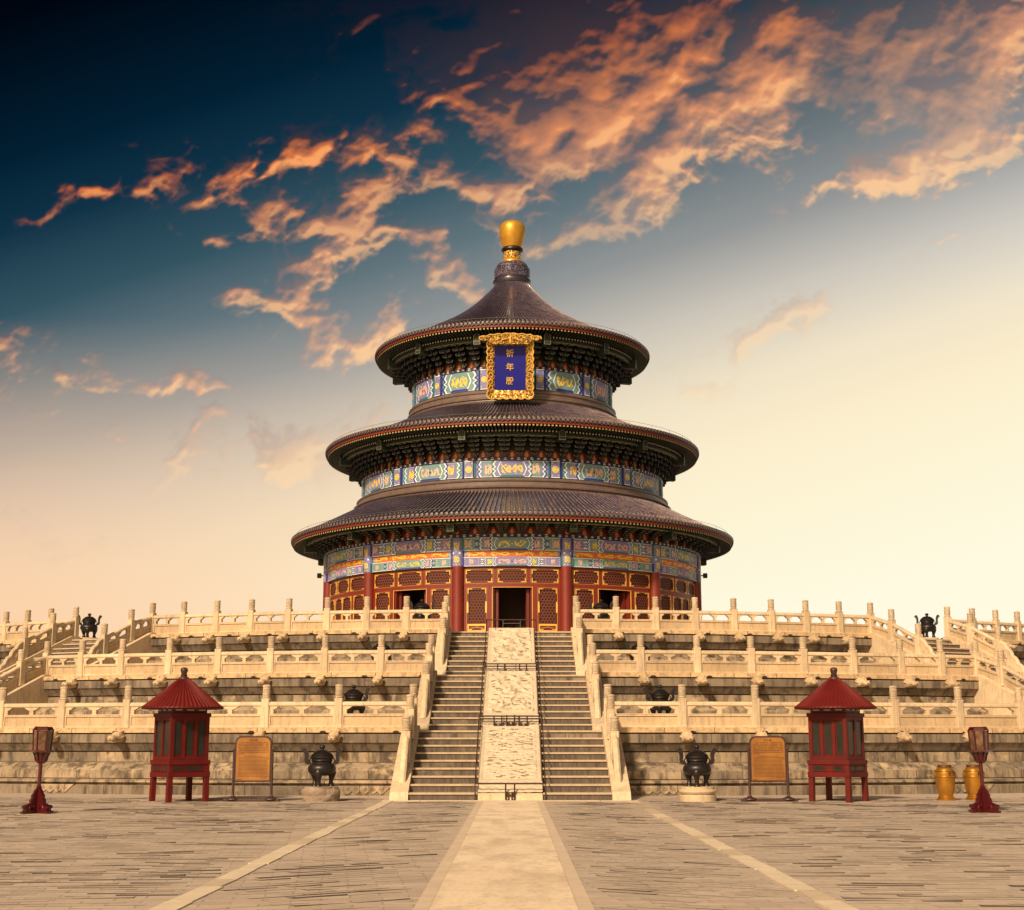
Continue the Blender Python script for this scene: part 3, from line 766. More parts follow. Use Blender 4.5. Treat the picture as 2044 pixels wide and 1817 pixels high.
# ================================================================== stairs
def stair_fn(phi):
    c_, s_ = C(phi), S(phi)
    return lambda x, y, z: (x * c_ - y * s_, x * s_ + y * c_, z)
def relief(hx, y0, z0, y1, z1, seed, up, kind):
    """carved slab lying on the slope from (y0,z0) foot to (y1,z1) head; returns an MB"""
    m = MB(); nx_, ny_ = 54, 110
    L = math.hypot(y1 - y0, z1 - z0); dy, dz = (y1 - y0) / L, (z1 - z0) / L
    V = []; HH = []
    for j in range(ny_ + 1):
        tt_ = j / ny_
        for i in range(nx_ + 1):
            s_ = i / nx_
            x = (s_ * 2 - 1) * hx
            d = .10
            bx, by = min(s_, 1 - s_) * 2 * hx, min(tt_, 1 - tt_) * L
            if kind == 'plain': d = .06 + .02 * noise.noise(Vector((x * 9, tt_ * 4, seed)))
            elif bx < .015 or by < .015: d = 0.025
            elif abs(bx - .13) < .012 and by > .16 or abs(by - .16) < .02 and bx > .13: d = .085
            elif bx > .13 and by > .16:
                p = Vector((x * 2.2, tt_ * L * 6.0, seed))
                if kind == 'wave':
                    q = abs(S(tt_ * L * 15 + 2.4 * noise.noise(Vector((x * 4.2, tt_ * L * 2.2, seed)))))
                    d += .050 * q ** .5 + .035 * noise.noise(p * 2.2) - .022
                else:
                    # dragons coiling through clouds
                    q = abs(noise.noise(Vector((x * 2.3, tt_ * L * 2.3, seed))))
                    q2 = abs(S(tt_ * L * 12 + 3 * noise.noise(Vector((x * 4.5, tt_ * L * 2.6, seed + 9)))))
                    d += .085 * max(0, 1 - q * 7) + .03 * q2 ** .6 + .05 * noise.noise(p * 1.7) - .02
                d -= .012
            # rounded head corners
            HH.append(d)
            V.append((x, y0 + dy * tt_ * L - dz * (d), z0 + dz * tt_ * L + dy * (d)))
    Fc = []
    for j in range(ny_):
        for i in range(nx_):
            a = j * (nx_ + 1) + i; Fc.append((a, a + 1, a + nx_ + 2, a + nx_ + 1))
    m.add(V, Fc, 'marble', up)
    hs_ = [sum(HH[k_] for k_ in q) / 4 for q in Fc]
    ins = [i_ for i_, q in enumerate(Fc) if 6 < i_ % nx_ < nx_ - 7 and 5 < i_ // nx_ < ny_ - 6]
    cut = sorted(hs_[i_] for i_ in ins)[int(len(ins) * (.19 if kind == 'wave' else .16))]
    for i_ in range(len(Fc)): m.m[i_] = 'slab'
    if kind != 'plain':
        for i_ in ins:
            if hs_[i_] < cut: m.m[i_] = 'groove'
    # body under the carved face
    e = .05
    m.add([(-hx, y0, z0 - .25), (hx, y0, z0 - .25), (hx, y1, z1 - .25), (-hx, y1, z1 - .25),
           (-hx, y0 - dz * .03, z0 + dy * .03), (hx, y0 - dz * .03, z0 + dy * .03), (hx, y1 - dz * .03, z1 + dy * .03), (-hx, y1 - dz * .03, z1 + dy * .03)],
          [(0, 1, 5, 4), (1, 2, 6, 5), (2, 3, 7, 6), (3, 0, 4, 7)], 'marble', up)
    return m
def make_stair(phi, HW, label, slab, dx=0.):
    up = stair_fn(phi)
    root = thing('staircase', label, 'staircase', group='stairs up the terrace')
    for t in (1, 2, 3):
        rf, rt = FL[t - 1]; z0, z1 = ZD[t - 1], ZD[t]; hw = HW[t - 1]
        rise = (z1 - z0) / 9; tr = (rf - rt) / 8
        mb = MB()
        spans = [(-hw, -.92), (.92, hw)] if slab else [(-hw, hw)]
        for a, b in spans:
            for i in range(9):
                y = -rf + tr * i
                z = z0 + rise * i
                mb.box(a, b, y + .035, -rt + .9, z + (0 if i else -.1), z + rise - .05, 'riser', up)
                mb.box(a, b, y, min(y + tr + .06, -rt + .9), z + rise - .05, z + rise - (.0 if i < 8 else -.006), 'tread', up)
        # sloping side stones carrying the balustrade
        for s_ in (-1, 1):
            xa, xb = sorted((s_ * (hw + .004), s_ * (hw + .52)))
            sl = (z1 - z0) / (rf - rt)
            poly = [(-rf - .12, z0 - .1), (-rf - .12, z0 + .03), (-rf, z0 + .24), (-rt, z1 + .16), (-rt + .5, z1 + .16), (-rt + .5, z0 - .1)]
            V = [(xa, y, z) for y, z in poly] + [(xb, y, z) for y, z in poly]; n_ = len(poly)
            mb.add(V, [tuple(range(n_)), tuple(range(2 * n_ - 1, n_ - 1, -1))] + [(i, i + n_, (i + 1) % n_ + n_, (i + 1) % n_) for i in range(n_)], 'marble', up)
        fl = mb.build('flight', root, bevel=0)
        if slab:
            hx = .915
            z_off = .10
            mb = MB()
            # low plinth of the slab and carved slab above it
            ym = -rf + .55; zm = z0 + rise * 9 * (.55 / (rf - rt))
            r1 = relief(hx - .01, -rf + .05, z0 + .18, ym, zm + .22, 3.3 * t, up, 'plain')
            r1.box(-hx + .01, hx - .01, -rf - .02, -rf + .4, z0, z0 + .16, 'marble', up)
            r1.build('slab_foot', root, smooth=50)
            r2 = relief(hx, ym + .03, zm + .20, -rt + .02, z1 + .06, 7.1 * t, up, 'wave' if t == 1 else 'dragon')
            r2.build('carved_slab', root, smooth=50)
    return root
st_c = make_stair(0, HW_C, 'wide middle stone staircase with a carved marble ramp up its centre', True)
make_stair(-PHI, HW_S, 'narrow plain staircase at the left end of the terrace', False)
make_stair(PHI, HW_S, 'narrow plain staircase at the right end of the terrace', False)

# ================================================================== balustrades
def post_meshes():
    m = MB()
    w_ = .125
    c_ = .02
    def sec(hw, z):
        return [(-hw + c_, -hw, z), (hw - c_, -hw, z), (hw, -hw + c_, z), (hw, hw - c_, z), (hw - c_, hw, z), (-hw + c_, hw, z), (-hw, hw - c_, z), (-hw, -hw + c_, z)]
    levels = [(w_ + .008, 0), (w_ + .008, .06), (w_, .07), (w_, .86), (w_ + .006, .87), (w_ + .006, .90), (w_ - .02, .915)]
    V = []
    for hw, z in levels: V += sec(hw, z)
    Fc = []
    for i in range(len(levels) - 1):
        for j in range(8):
            j2 = (j + 1) % 8; Fc.append((i * 8 + j, i * 8 + j2, (i + 1) * 8 + j2, (i + 1) * 8 + j))
    Fc.append(tuple((len(levels) - 1) * 8 + j for j in range(8)))
    m.add(V, Fc, 'marble')
    # sunk field on each face
    for s_ in (-1, 1):
        m.strip([(-.085, .12), (.085, .12), (.085, .80), (-.085, .80)], .012, s_ * (w_ + .003), 'marble', closed=True)
    h = MB()
    h.lathe([(.10, .91), (.122, .925), (.128, .945), (.112, .965), (.108, .98), (.119, .99), (.119, 1.25), (.112, 1.262), (.127, 1.275), (.130, 1.31), (.118, 1.335), (.07, 1.35), (.001, 1.353)], 20, 'marble_carved')
    for i in range(5):
        z = 1.03 + i * .045
        h.tube([(.120 * S(a), -.120 * C(a), z + .012 * S(3 * a + i)) for a in [2 * PI * j / 20 for j in range(21)]], .009, 5, 'marble_carved', caps=False)
    return m, h
pm, hm = post_meshes()
_p = pm.build('post', None, smooth=30); _h = hm.build('post_head', _p, smooth=40)
POST = _p
COL.objects.unlink(_p); COL.objects.unlink(_h)
def place_post(parent, x, y, z, rz, sc_=1.0):
    c = POST.copy(); COL.objects.link(c); c.parent = parent; c.location = (x, y, z); c.rotation_euler = (0, 0, rz)
    h = _h.copy(); COL.objects.link(h); h.parent = c
    return c
PCACHE = {}
def panel_mb(L, slope=0., fn=None):
    """panel between two posts, x from 0..L, raked by slope"""
    m = MB()
    f = lambda x, y, z: (x, y, z + slope * x)
    t_ = .075
    m.box(0, L, -t_ - .02, t_ + .02, -.02, .018, 'marble', f)
    m.box(0, L, -t_ + .035, t_ - .035, .02, .40, 'marble_field', f)
    # raised border of the solid part, proud of the field
    for ys in (-t_, t_ - .0365):
        m.box(0, L, ys, ys + .0365, .02, .06, 'marble', f); m.box(0, L, ys, ys + .0365, .355, .40, 'marble', f)
        m.box(0, .05, ys, ys + .0365, .06, .355, 'marble', f); m.box(L - .05, L, ys, ys + .0365, .06, .355, 'marble', f)
    m.box(0, L, -t_ - .012, t_ + .012, .40, .43, 'marble', f)
    # stiles beside the posts
    st_ = .085
    m.box(0, st_, -t_ + .01, t_ - .01, .43, .67, 'marble', f); m.box(L - st_, L, -t_ + .01, t_ - .01, .43, .67, 'marble', f)
    # rounded handrail
    pr = [(-.07, .665), (.07, .665), (.095, .69), (.098, .75), (.075, .79), (.03, .81), (-.03, .81), (-.075, .79), (-.098, .75), (-.095, .69)]
    V = [(0, y, z) for y, z in pr] + [(L, y, z) for y, z in pr]; n_ = len(pr)
    m.add(V, [(i, (i + 1) % n_, (i + 1) % n_ + n_, i + n_) for i in range(n_)] + [tuple(range(n_ - 1, -1, -1)), tuple(range(n_, 2 * n_))], 'marble', f)
    # cloud-and-vase supports
    half = [(.0, .43), (.085, .43), (.09, .455), (.055, .47), (.075, .495), (.082, .52), (.065, .55), (.045, .56), (.085, .57), (.13, .575), (.15, .60), (.20, .605), (.22, .635), (.26, .640), (.28, .672)]
    kx = min(1.0, L / 2.1)
    def cloud(cx_, lo, hi, hs=1.0):
        pts = [(x * hs * kx, z) for x, z in half]
        right = [(cx_ + x, z) for x, z in pts] if hi else [(cx_, .43), (cx_, .672)]
        left = [(cx_ - x, z) for x, z in pts][::-1] if lo else []
        poly = right + (left if lo else [])
        if hi and not lo: poly = right + [(cx_, .672)]
        if lo and not hi: poly = [(cx_, .43), (cx_, .672)] + left
        q = []
        for p in poly:
            if not q or (abs(p[0] - q[-1][0]) + abs(p[1] - q[-1][1])) > 1e-5: q.append(p)
        if abs(q[0][0] - q[-1][0]) + abs(q[0][1] - q[-1][1]) < 1e-5: q.pop()
        m.prism(q, -.066, .066, 'marble', f)
    cloud(L / 2, True, True)
    cloud(st_, False, True, .8); cloud(L - st_, True, False, .8)
    return m
def panel_obj(parent, p0, p1, gap=.118):
    """panel from post p0 to p1 (3-D points at post feet)"""
    d = Vector((p1[0] - p0[0], p1[1] - p0[1])); D_ = d.length; L = D_ - 2 * gap
    slope = (p1[2] - p0[2]) / D_
    key = (round(L, 2), round(slope, 3))
    if key not in PCACHE:
        o = panel_mb(L, slope).build('panel', None, smooth=35); PCACHE[key] = o; COL.objects.unlink(o)
    o = PCACHE[key].copy(); COL.objects.link(o); o.parent = parent
    a = math.atan2(d.y, d.x)
    o.location = (p0[0] + C(a) * gap, p0[1] + S(a) * gap, p0[2] + slope * gap)
    o.rotation_euler = (0, 0, a)
    return o
BG = 'marble balustrades of the terrace'
SIDE = {-1: 'left', 1: 'right'}
TN = {1: 'lowest', 2: 'middle', 3: 'top'}
for t in (1, 2, 3):
    z = ZD[t] + .10
    for sgn in (-1, 1):
        pl = lambda a: (RB[t] * S(R_(a * sgn)), -RB[t] * C(R_(a * sgn)), z)
        A = arcs(t)
        root = thing('balustrade', 'curved marble balustrade on the %s tier, from middle stairs to %s end stairs' % (TN[t], SIDE[sgn]), 'balustrade', group=BG)
        for i, a in enumerate(A):
            if i not in (0, len(A) - 1): place_post(root, *pl(a), R_(a * sgn))
            if i: panel_obj(root, *((pl(A[i - 1]), pl(a)) if sgn > 0 else (pl(a), pl(A[i - 1]))))
        A = arcs_out(t)
        root = thing('balustrade', 'far stretch of marble balustrade on the %s tier, beyond the %s stairs' % (TN[t], SIDE[sgn]), 'balustrade', group=BG)
        for i, a in enumerate(A):
            if i: place_post(root, *pl(a), R_(a * sgn))
            if i: panel_obj(root, *((pl(A[i - 1]), pl(a)) if sgn > 0 else (pl(a), pl(A[i - 1]))))
def drum_stone(up_sign=1):
    """scroll-ended stone closing a raked balustrade; local x runs downhill 0..1.55"""
    m = MB()
    top = [(0, .74), (.10, .76), (.22, .73), (.30, .64), (.36, .60), (.47, .60), (.55, .54), (.58, .45), (.66, .40), (.78, .39), (.86, .32), (.89, .24), (.98, .20), (1.10, .19), (1.17, .12), (1.20, .03)]
    f = lambda x, y, z: (x, y, z - .4395 * x)
    poly = [(0, -.02), (1.25, -.02), (1.25, .0)] + top[::-1]
    m.prism(poly, -.085, .085, 'marble', f)
    # rounded spine and drum
    m.tube([(x, 0, z) for x, z in top], .10, 8, 'marble', f)
    for y0 in (-.10, .10):
        m.lathe([(.001, -.02), (.10, -.02), (.13, 0), (.10, .02), (.001, .02)], 14, 'marble_carved', fn=lambda x, y, z, y0=y0: f(.30 + x, y0 + z, .33 + y))
    return m
DRUM = drum_stone().build('drum_stone', None, smooth=35); COL.objects.unlink(DRUM)
def stair_rail(phi, t, sgn, hw, label):
    up = stair_fn(phi)
    rf, rt = FL[t - 1]; z0, z1 = ZD[t - 1], ZD[t]; sl = (z1 - z0) / (rf - rt)
    x = sgn * (hw + .22)
    zb = lambda y: z1 + .165 + min(0, y + rt) * sl          # top of the sloping stone
    ys = [-RB[t] + (.12 if phi == 0 else .10), -rt - .98, -rt - 2.55]
    pts = [up(x, y, zb(y)) for y in ys]
    if phi != 0:
        aa = R_({(1): 23.4, 2: 23.3, 3: 22.9}[t]) if sgn * phi < 0 else R_({1: 28.6, 2: 28.7, 3: 29.1}[t])
        aa = math.copysign(aa, phi)
        pts[0] = (RB[t] * S(aa), -RB[t] * C(aa), ZD[t] + .10)
    else:
        aa = math.asin(abs(x) / RB[t]) * (1 if x > 0 else -1)
        pts[0] = (RB[t] * S(aa), -RB[t] * C(aa), ZD[t] + .10)
    root = thing('stair_balustrade', label, 'balustrade', group='balustrades down the stairs')
    for i, p in enumerate(pts):
        place_post(root, *p, phi)
        if i: panel_obj(root, pts[i - 1], p)
    d = Vector(up(0, -1, 0)); a = math.atan2(d.y, d.x)
    o = DRUM.copy(); COL.objects.link(o); o.parent = root
    q = up(x, ys[2] - .12, zb(ys[2]) - .12 * sl); o.location = q; o.rotation_euler = (0, 0, a)
for t in (1, 2, 3):
    for sgn in (-1, 1):
        stair_rail(0, t, sgn, HW_C[t - 1], 'sloping marble balustrade on the %s side of the middle stairs, %s flight' % (SIDE[sgn], TN[t]))
        for ps in (-1, 1):
            inner = 'inner' if sgn * ps < 0 else 'outer'
            stair_rail(PHI * ps, t, sgn, HW_S[t - 1], 'sloping marble balustrade, %s side of the %s end stairs, %s flight' % (inner, SIDE[ps], TN[t]))

# iron railing round the carved ramp
rail = thing('iron_railing', 'thin dark iron railing with key fret panels around the carved marble ramp', 'railing')
def fret(cx_, y, z, s_=1.0):
    m = MB(); r = .024
    w2 = .125 * s_; h = .34 * s_
    P = lambda pts: m.tube([(cx_ + a, y, z + b) for a, b in pts], r, 5, 'rail')
    P([(-w2, h + .10), (-w2, 0), (-.045 * s_, 0), (-.045 * s_, .20 * s_), (-.085 * s_, .20 * s_), (-.085 * s_, .08 * s_)])
    P([(w2, h + .10), (w2, 0), (.045 * s_, 0), (.045 * s_, .20 * s_), (.085 * s_, .20 * s_), (.085 * s_, .08 * s_)])
    P([(-.045 * s_, .11 * s_), (.045 * s_, .11 * s_)])
    return m
for t in (1, 2, 3):
    rf, rt = FL[t - 1]; z0, z1 = ZD[t - 1], ZD[t]
    xr = .985
    yf = -rf - .04
    for s_ in (-1, 1):
        m = MB(); m.tube([(s_ * xr, yf, z0), (s_ * xr, yf, z0 + .47), (s_ * xr, -rt + (.1 if t < 3 else .35), z1 + .49), (s_ * xr, -rt + (.1 if t < 3 else .35), z1)], .017, 6, 'rail')
        for q in (.25, .5, .75):
            y = yf + (-rt - yf) * q; z = z0 + .47 + (z1 - z0) * q
            m.tube([(s_ * xr, y, z - .5), (s_ * xr, y, z)], .013, 5, 'rail')
        m.build('side_rail', rail)
    m = MB(); m.tube([(-xr, yf, z0 + .47), (xr, yf, z0 + .47)], .024, 6, 'rail')
    if t > 1: m.tube([(-xr, yf + .02, z0 + .385), (xr, yf + .02, z0 + .385)], .024, 6, 'rail')
    m.build('cross_rail', rail)
    fx = {1: (0,), 2: (-.41, .41, 0), 3: (-.36, .44)}[t]
    for i, x in enumerate(fx):
        fret(x, yf - .005, z0 + .035 + (.03 if t == 2 and i == 2 else 0)).build('fret_panel', rail)
    if t > 1:
        m = MB()
        for x in ((-.20, .17) if t == 3 else (-.22, .24)): m.tube([(x, yf, z0 + .02), (x, yf, z0 + .47)], .012, 5, 'rail')
        m.build('upright', rail)
m = MB(); m.tube([(-.985, -39.1 + .35, 6.39), (.985, -39.1 + .35, 6.39)], .024, 6, 'rail'); m.build('cross_rail', rail)
# ================================================================== the round hall
hall = thing('temple_hall', 'round red hall with three stacked dark blue tiled roofs and a golden ball finial', 'temple')
NSEG = 192
FLOOR = 6.35
# plinth, inner shell, floor
m = MB()
m.lathe([(14.6, 5.9), (14.6, 6.10), (14.0, 6.12), (14.0, FLOOR), (.1, FLOOR)], 120, 'cap')
m.build('plinth', hall, smooth=30, uvf=uv_cyl(14))
m = MB()
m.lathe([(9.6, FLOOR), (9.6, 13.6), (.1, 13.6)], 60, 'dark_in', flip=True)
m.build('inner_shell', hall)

# ---- columns, 12 round the ring (the ones that can be seen)
COLA = [R_(15 + 30 * i) for i in range(-4, 4)]
RC = 12.25
m = MB(); m.lathe([(.46, FLOOR), (.46, FLOOR + .10), (.37, FLOOR + .2), (.355, FLOOR + .3), (.345, 11.66)], 28, 'red')
col0 = m.build('column', hall, smooth=30)
m = MB()
m.lathe([(.346, 11.66), (.35, 11.665), (.35, 13.33)], 28, 'mauve')
def squiggle(mb, cx_, cz, w_, h_, seed, mat, y, fn, th=.03, turns=2.5):
    """dragon or phoenix: a looping body with leaf shaped flames, claws and feathers spread round it"""
    rn = random.Random(seed); n_ = 24; pts = []; ph = rn.uniform(0, 6.28); th = th * .55
    fr_ = 2 if rn.random() < .5 else 3
    for i in range(n_):
        a = 2 * PI * i / (n_ - 1) * .86
        pts.append((cx_ + w_ * .38 * S(a + ph * .0), cz + h_ * .30 * S(fr_ * a + ph)))
    wd = [th * (.5 + 1.0 * S(PI * min(1, (i + 2) / n_)) ** .6) for i in range(n_)]
    mb.strip(pts, wd, y, mat, fn)
    s_ = min(w_, h_); nf = int(9 + 9 * max(w_, h_) / s_)
    X0, X1, Z0, Z1 = cx_ - w_ * .5, cx_ + w_ * .5, cz - h_ * .48, cz + h_ * .48
    cl = lambda p: (min(max(p[0], X0), X1), min(max(p[1], Z0), Z1))
    for i in range(nf):
        p = (cx_ + rn.uniform(-.46, .46) * w_, cz + rn.uniform(-.44, .44) * h_)
        b = rn.uniform(0, 6.28); L = rn.uniform(.16, .30) * s_; k_ = rn.uniform(-.8, .8); wd_ = L * rn.uniform(.20, .34)
        e_ = cl((p[0] + C(b) * L, p[1] + S(b) * L)); mid = ((p[0] + e_[0]) / 2 - S(b) * k_ * wd_, (p[1] + e_[1]) / 2 + C(b) * k_ * wd_)
        q1 = cl((mid[0] - S(b) * wd_, mid[1] + C(b) * wd_)); q2 = cl((mid[0] + S(b) * wd_, mid[1] - C(b) * wd_))
        yy_ = y - .0008 - .0001 * i
        mb.add([(p[0], yy_, p[1]), (q2[0], yy_, q2[1]), (e_[0], yy_, e_[1]), (q1[0], yy_, q1[1])], [(0, 1, 2, 3)], mat, fn)
    q = pts[-1]; mb.disc(q[0], q[1], th * 1.7, y - .004, mat, fn, 6)
def rect(mb, x0, x1, z0, z1, y, mat, fn):
    n_ = max(1, int((x1 - x0) / .25))
    V = []; 
    for i in range(n_ + 1):
        x = x0 + (x1 - x0) * i / n_; V += [(x, y, z0), (x, y, z1)]
    mb.add(V, [(2 * i, 2 * i + 2, 2 * i + 3, 2 * i + 1) for i in range(n_)], mat, fn)
def chevron(mb, x, z0, z1, dirn, y, mat, fn, wd=.035, amp=None):
    h = z1 - z0; amp = amp or h * .14
    mb.strip([(x, z0), (x + dirn * amp, z0 + h * .22), (x, z0 + h * .38), (x + dirn * amp * 1.3, z0 + h * .5), (x, z0 + h * .62), (x + dirn * amp, z0 + h * .78), (x, z1)], wd, y, mat, fn)
# painted shaft head: two gold coils
cf = lambda r: (lambda x, y, z: ((r - y) * S(x / r), -(r - y) * C(x / r), z))
fc = cf(.35)
rect(m, -.33, .33, 13.19, 13.33, -.004, 'teal', fc); rect(m, -.33, .33, 12.36, 12.50, -.004, 'blue', fc)
rect(m, -.33, .33, 12.50, 12.52, -.005, 'pale', fc); rect(m, -.33, .33, 13.17, 13.19, -.005, 'pale', fc)
squiggle(m, 0, 12.84, .36, .50, 5, 'yellow', -.008, fc, .07, 1.6)
squiggle(m, 0, 12.05, .40, .46, 9, 'yellow', -.008, fc, .08, 1.5)
for x in (-.18, 0, .18): m.disc(x, 11.76, .035, -.008, 'yellow', fc); 
for x in (-.16, .16): m.disc(x, 13.08, .03, -.008, 'pink', fc)
for x in (-.2, .2): rect(m, x - .05, x + .05, 12.38, 12.48, -.009, 'pale', fc)
m.build('painted_head', col0, smooth=30)
col0.location = (RC * S(COLA[0]), -RC * C(COLA[0]), 0); col0.rotation_euler = (0, 0, COLA[0])
for a in COLA[1:]: dup(col0, hall, (RC * S(a), -RC * C(a), 0), a)

# ---- painted beams
def beam(mb, R0, a0, W_, z0, z1, kind, ground, seed):
    """kind: which creatures fill the fields; W_ arc width"""
    fn = bend(R0, a0); h = z1 - z0; hw = W_ / 2; rn = random.Random(seed)
    mb.box(-hw, hw, 0, .35, z0, z1, ground[0], fn, nx=16)
    y = -.004
    rect(mb, -hw, hw, z0, z0 + .03, y, 'pale', fn); rect(mb, -hw, hw, z1 - .03, z1, y, 'pale', fn)
    ink = {'b': 'blue', 't': 'teal'}
    cw = hw * .32 if h / W_ < .3 else hw * .45           # half width of the middle field
    fh0, fh1 = z0 + h * .12, z1 - h * .10
    # middle field
    rect(mb, -cw, cw, z0 + .0, z1, y - .002, ground[2], fn)
    rect(mb, -cw - h * .02, cw + h * .02, z0 + .01, z0 + h * .12, y - .004, ground[3], fn)
    mb.strip([(-cw - h * .16, (z0 + z1) / 2), (-cw, fh0), (cw, fh0), (cw + h * .16, (z0 + z1) / 2), (cw, fh1), (-cw, fh1)], h * .07, y - .006, 'pale', fn, closed=True)
    cm, cs = (('yellow', 'pink') if kind % 2 == 0 else ('pink', 'yellow'))
    for s_ in (-1, 1): squiggle(mb, s_ * cw * .5, (z0 + z1) / 2, cw * .92, h * .62, seed + s_, cm, y - .008, fn, h * .10, 2.2)
    mb.disc(0, (z0 + z1) / 2, h * .07, y - .010, 'pink' if kind % 2 == 0 else 'blue', fn)
    for s_ in (-1, 1):
        x = cw + h * .28
        chevron(mb, s_ * x, z0, z1, s_, y - .006, 'pale', fn, h * .08)
        chevron(mb, s_ * (x + h * .12), z0, z1, s_, y - .006, ground[3], fn, h * .09)
        xa = cw + h * .40; xb = cw + h * 1.05
        if xb < hw:
            rect(mb, *sorted((s_ * xa, s_ * xb)), z0 + .03, z1 - .03, y - .003, ground[1], fn)
            squiggle(mb, s_ * (xa + xb) / 2, (z0 + z1) / 2, (xb - xa) * .72, h * .78, seed + 7 * s_, cs, y - .008, fn, h * .095, 1.8)
            chevron(mb, s_ * (xb + h * .1), z0, z1, s_, y - .006, 'pale', fn, h * .08)
            chevron(mb, s_ * (xb + h * .2), z0, z1, s_, y - .006, 'teal' if kind % 2 else 'blue', fn, h * .07)
        xc = xb + h * .32
        if xc + h * .35 < hw:
            for q in (.25, .72): rect(mb, *sorted((s_ * xc, s_ * (xc + h * .34))), z0 + h * q - h * .04, z0 + h * q + h * .06, y - .006, 'pale' if kind % 2 else 'blue', fn)
            mb.disc(s_ * (xc + h * .17), (z0 + z1) / 2, h * .07, y - .008, 'yellow', fn)
        xd = xc + h * .5
        if xd + h * .6 < hw:
            rect(mb, *sorted((s_ * xd, s_ * hw)), z0 + .03, z1 - .03, y - .003, ground[0], fn)
            squiggle(mb, s_ * (xd + (hw - xd) * .5), (z0 + z1) / 2, h * .5, h * .72, seed + 11 * s_, cm if kind % 2 else 'pink', y - .008, fn, h * .09, 1.6)
            for qx in (xd + h * .08, hw - h * .14):
                for qz in (.22, .5, .78): mb.disc(s_ * qx, z0 + h * qz, h * .055, y - .008, 'yellow' if qz != .5 else 'pink', fn)
G1 = ('mauve', 'olive', 'mauve', 'teal'); G2 = ('olive', 'mauve', 'olive', 'blue')
BAYS = [R_(30 * i) for i in range(-3, 4)]
for bi, a in enumerate(BAYS):
    od = (bi + 1) % 2
    ww = 2 * RC * S(R_(15)) - .66
    m = MB()
    beam(m, 12.42, a, ww + .1, 12.58, 13.33, od, G1 if od else G2, 100 + bi * 13)
    m.build('painted_beam', hall)
    m = MB()
    beam(m, 12.38, a, ww + .1, 11.66, 12.19, od + 1, G2 if od else G1, 300 + bi * 13)
    m.build('painted_beam', hall)
    m = MB(); f = bend(12.34, a)
    m.box(-ww / 2, ww / 2, 0, .3, 12.19, 12.58, 'orange_art', f, nx=16)
    for q in range(4): squiggle(m, -ww / 2 + ww * (q + .5) / 4, 12.385, ww / 4 * .95, .26, bi * 7 + q, 'yellow', -.006, f, .075, 2.0)
    for x in (-ww / 2 + .1, 0, ww / 2 - .1): m.disc(x, 12.38, .045, -.008, 'pink', f)
    for s_ in (-1, 1): rect(m, *sorted((s_ * (ww / 2 - .22), s_ * ww / 2)), 12.2, 12.57, -.004, 'mauve', f)
    m.build('painted_board', hall)
    # coloured end blocks beside the columns
    m = MB()
    for s_ in (-1, 1):
        fe = bend(12.46, a + s_ * ((ww / 2 + .08) / 12.46))
        m.box(-.055, .055, -.02, .1, 12.62, 13.30, 'teal' if (s_ > 0) == bool(od) else 'blue', fe); m.box(-.055, .055, -.02, .1, 11.70, 12.17, 'blue' if (s_ > 0) == bool(od) else 'teal', fe)
    m.build('beam_end', hall)
    # ---- red wall of the bay with its openings
    def frame_rect(mb, x0, x1, z0, z1, fn, corners=True):
        """gold fillet, gilt corner plates and lattice field"""
        rect(mb, x0 + .10, x1 - .10, z0 + .08, z1 - .08, .06, 'lattice', fn)
        for (xa, xb, za, zb) in ((x0, x1, z1 - .014, z1), (x0, x1, z0, z0 + .014), (x0, x0 + .014, z0 + .014, z1 - .014), (x1 - .014, x1, z0 + .014, z1 - .014)):
            mb.box(xa, xb, -.012, .06, za, zb, 'gold', fn)
        for (xa, xb, za, zb) in ((x0 + .055, x1 - .055, z1 - .12, z1 - .05), (x0 + .055, x1 - .055, z0 + .05, z0 + .12), (x0 + .055, x0 + .12, z0 + .12, z1 - .12), (x1 - .12, x1 - .055, z0 + .12, z1 - .12)):
            mb.box(xa, xb, .0, .06, za, zb, 'red_dark', fn)
        L_ = min(.27, (x1 - x0) * .24); Lz = min(.30, (z1 - z0) * .30)
        for sx2 in (0, 1):
            for sz in (0, 1):
                cx_ = x0 + .05 if sx2 == 0 else x1 - .05; cz = z0 + .045 if sz == 0 else z1 - .045
                dx = 1 if sx2 == 0 else -1; dz = 1 if sz == 0 else -1
                a_, b_ = sorted((cx_, cx_ + dx * L_)); c_, d_ = sorted((cz, cz + dz * .042)); mb.box(a_, b_, -.016, .02, c_, d_, 'gold', fn)
                a_, b_ = sorted((cx_, cx_ + dx * .045)); c_, d_ = sorted((cz + dz * .042, cz + dz * Lz)); mb.box(a_, b_, -.016, .02, c_, d_, 'gold', fn)
    fw = bend(12.22, a); BW = 2 * PI * 12.22 / 12; X = lambda q: (q - .5) * BW
    door = bi in (2, 3, 4)
    m = MB()
    ztr = [(10.67, 11.51)]
    wins = [(.068, .328), (.367, .633), (.672, .932)]
    leafs = [(.083, .272), (.734, .92)] if door else [(.083, .272), (.31, .495), (.505, .69), (.734, .92)]
    # wall pieces between openings
    xs = sorted(set([.03, .97] + [q for w_ in wins for q in w_]))
    m.box(X(.03), X(.97), .02, .3, 11.51, 11.66, 'red', fw, nx=12)
    segs = [(.03, .068), (.328, .367), (.633, .672), (.932, .97)]
    for p, q in segs: m.box(X(p), X(q), .02, .3, 10.67, 11.51, 'red', fw)
    m.box(X(.03), X(.97), .02, .3, 10.42, 10.67, 'red', fw, nx=12)
    gaps = [.03] + [q for l_ in leafs for q in l_] + [.97]
    if door: gaps = [.03, .083, .272, .318, .688, .734, .92, .97]
    for i in range(0, len(gaps), 2): m.box(X(gaps[i]), X(gaps[i + 1]), .02, .3, FLOOR, 10.42, 'red', fw)
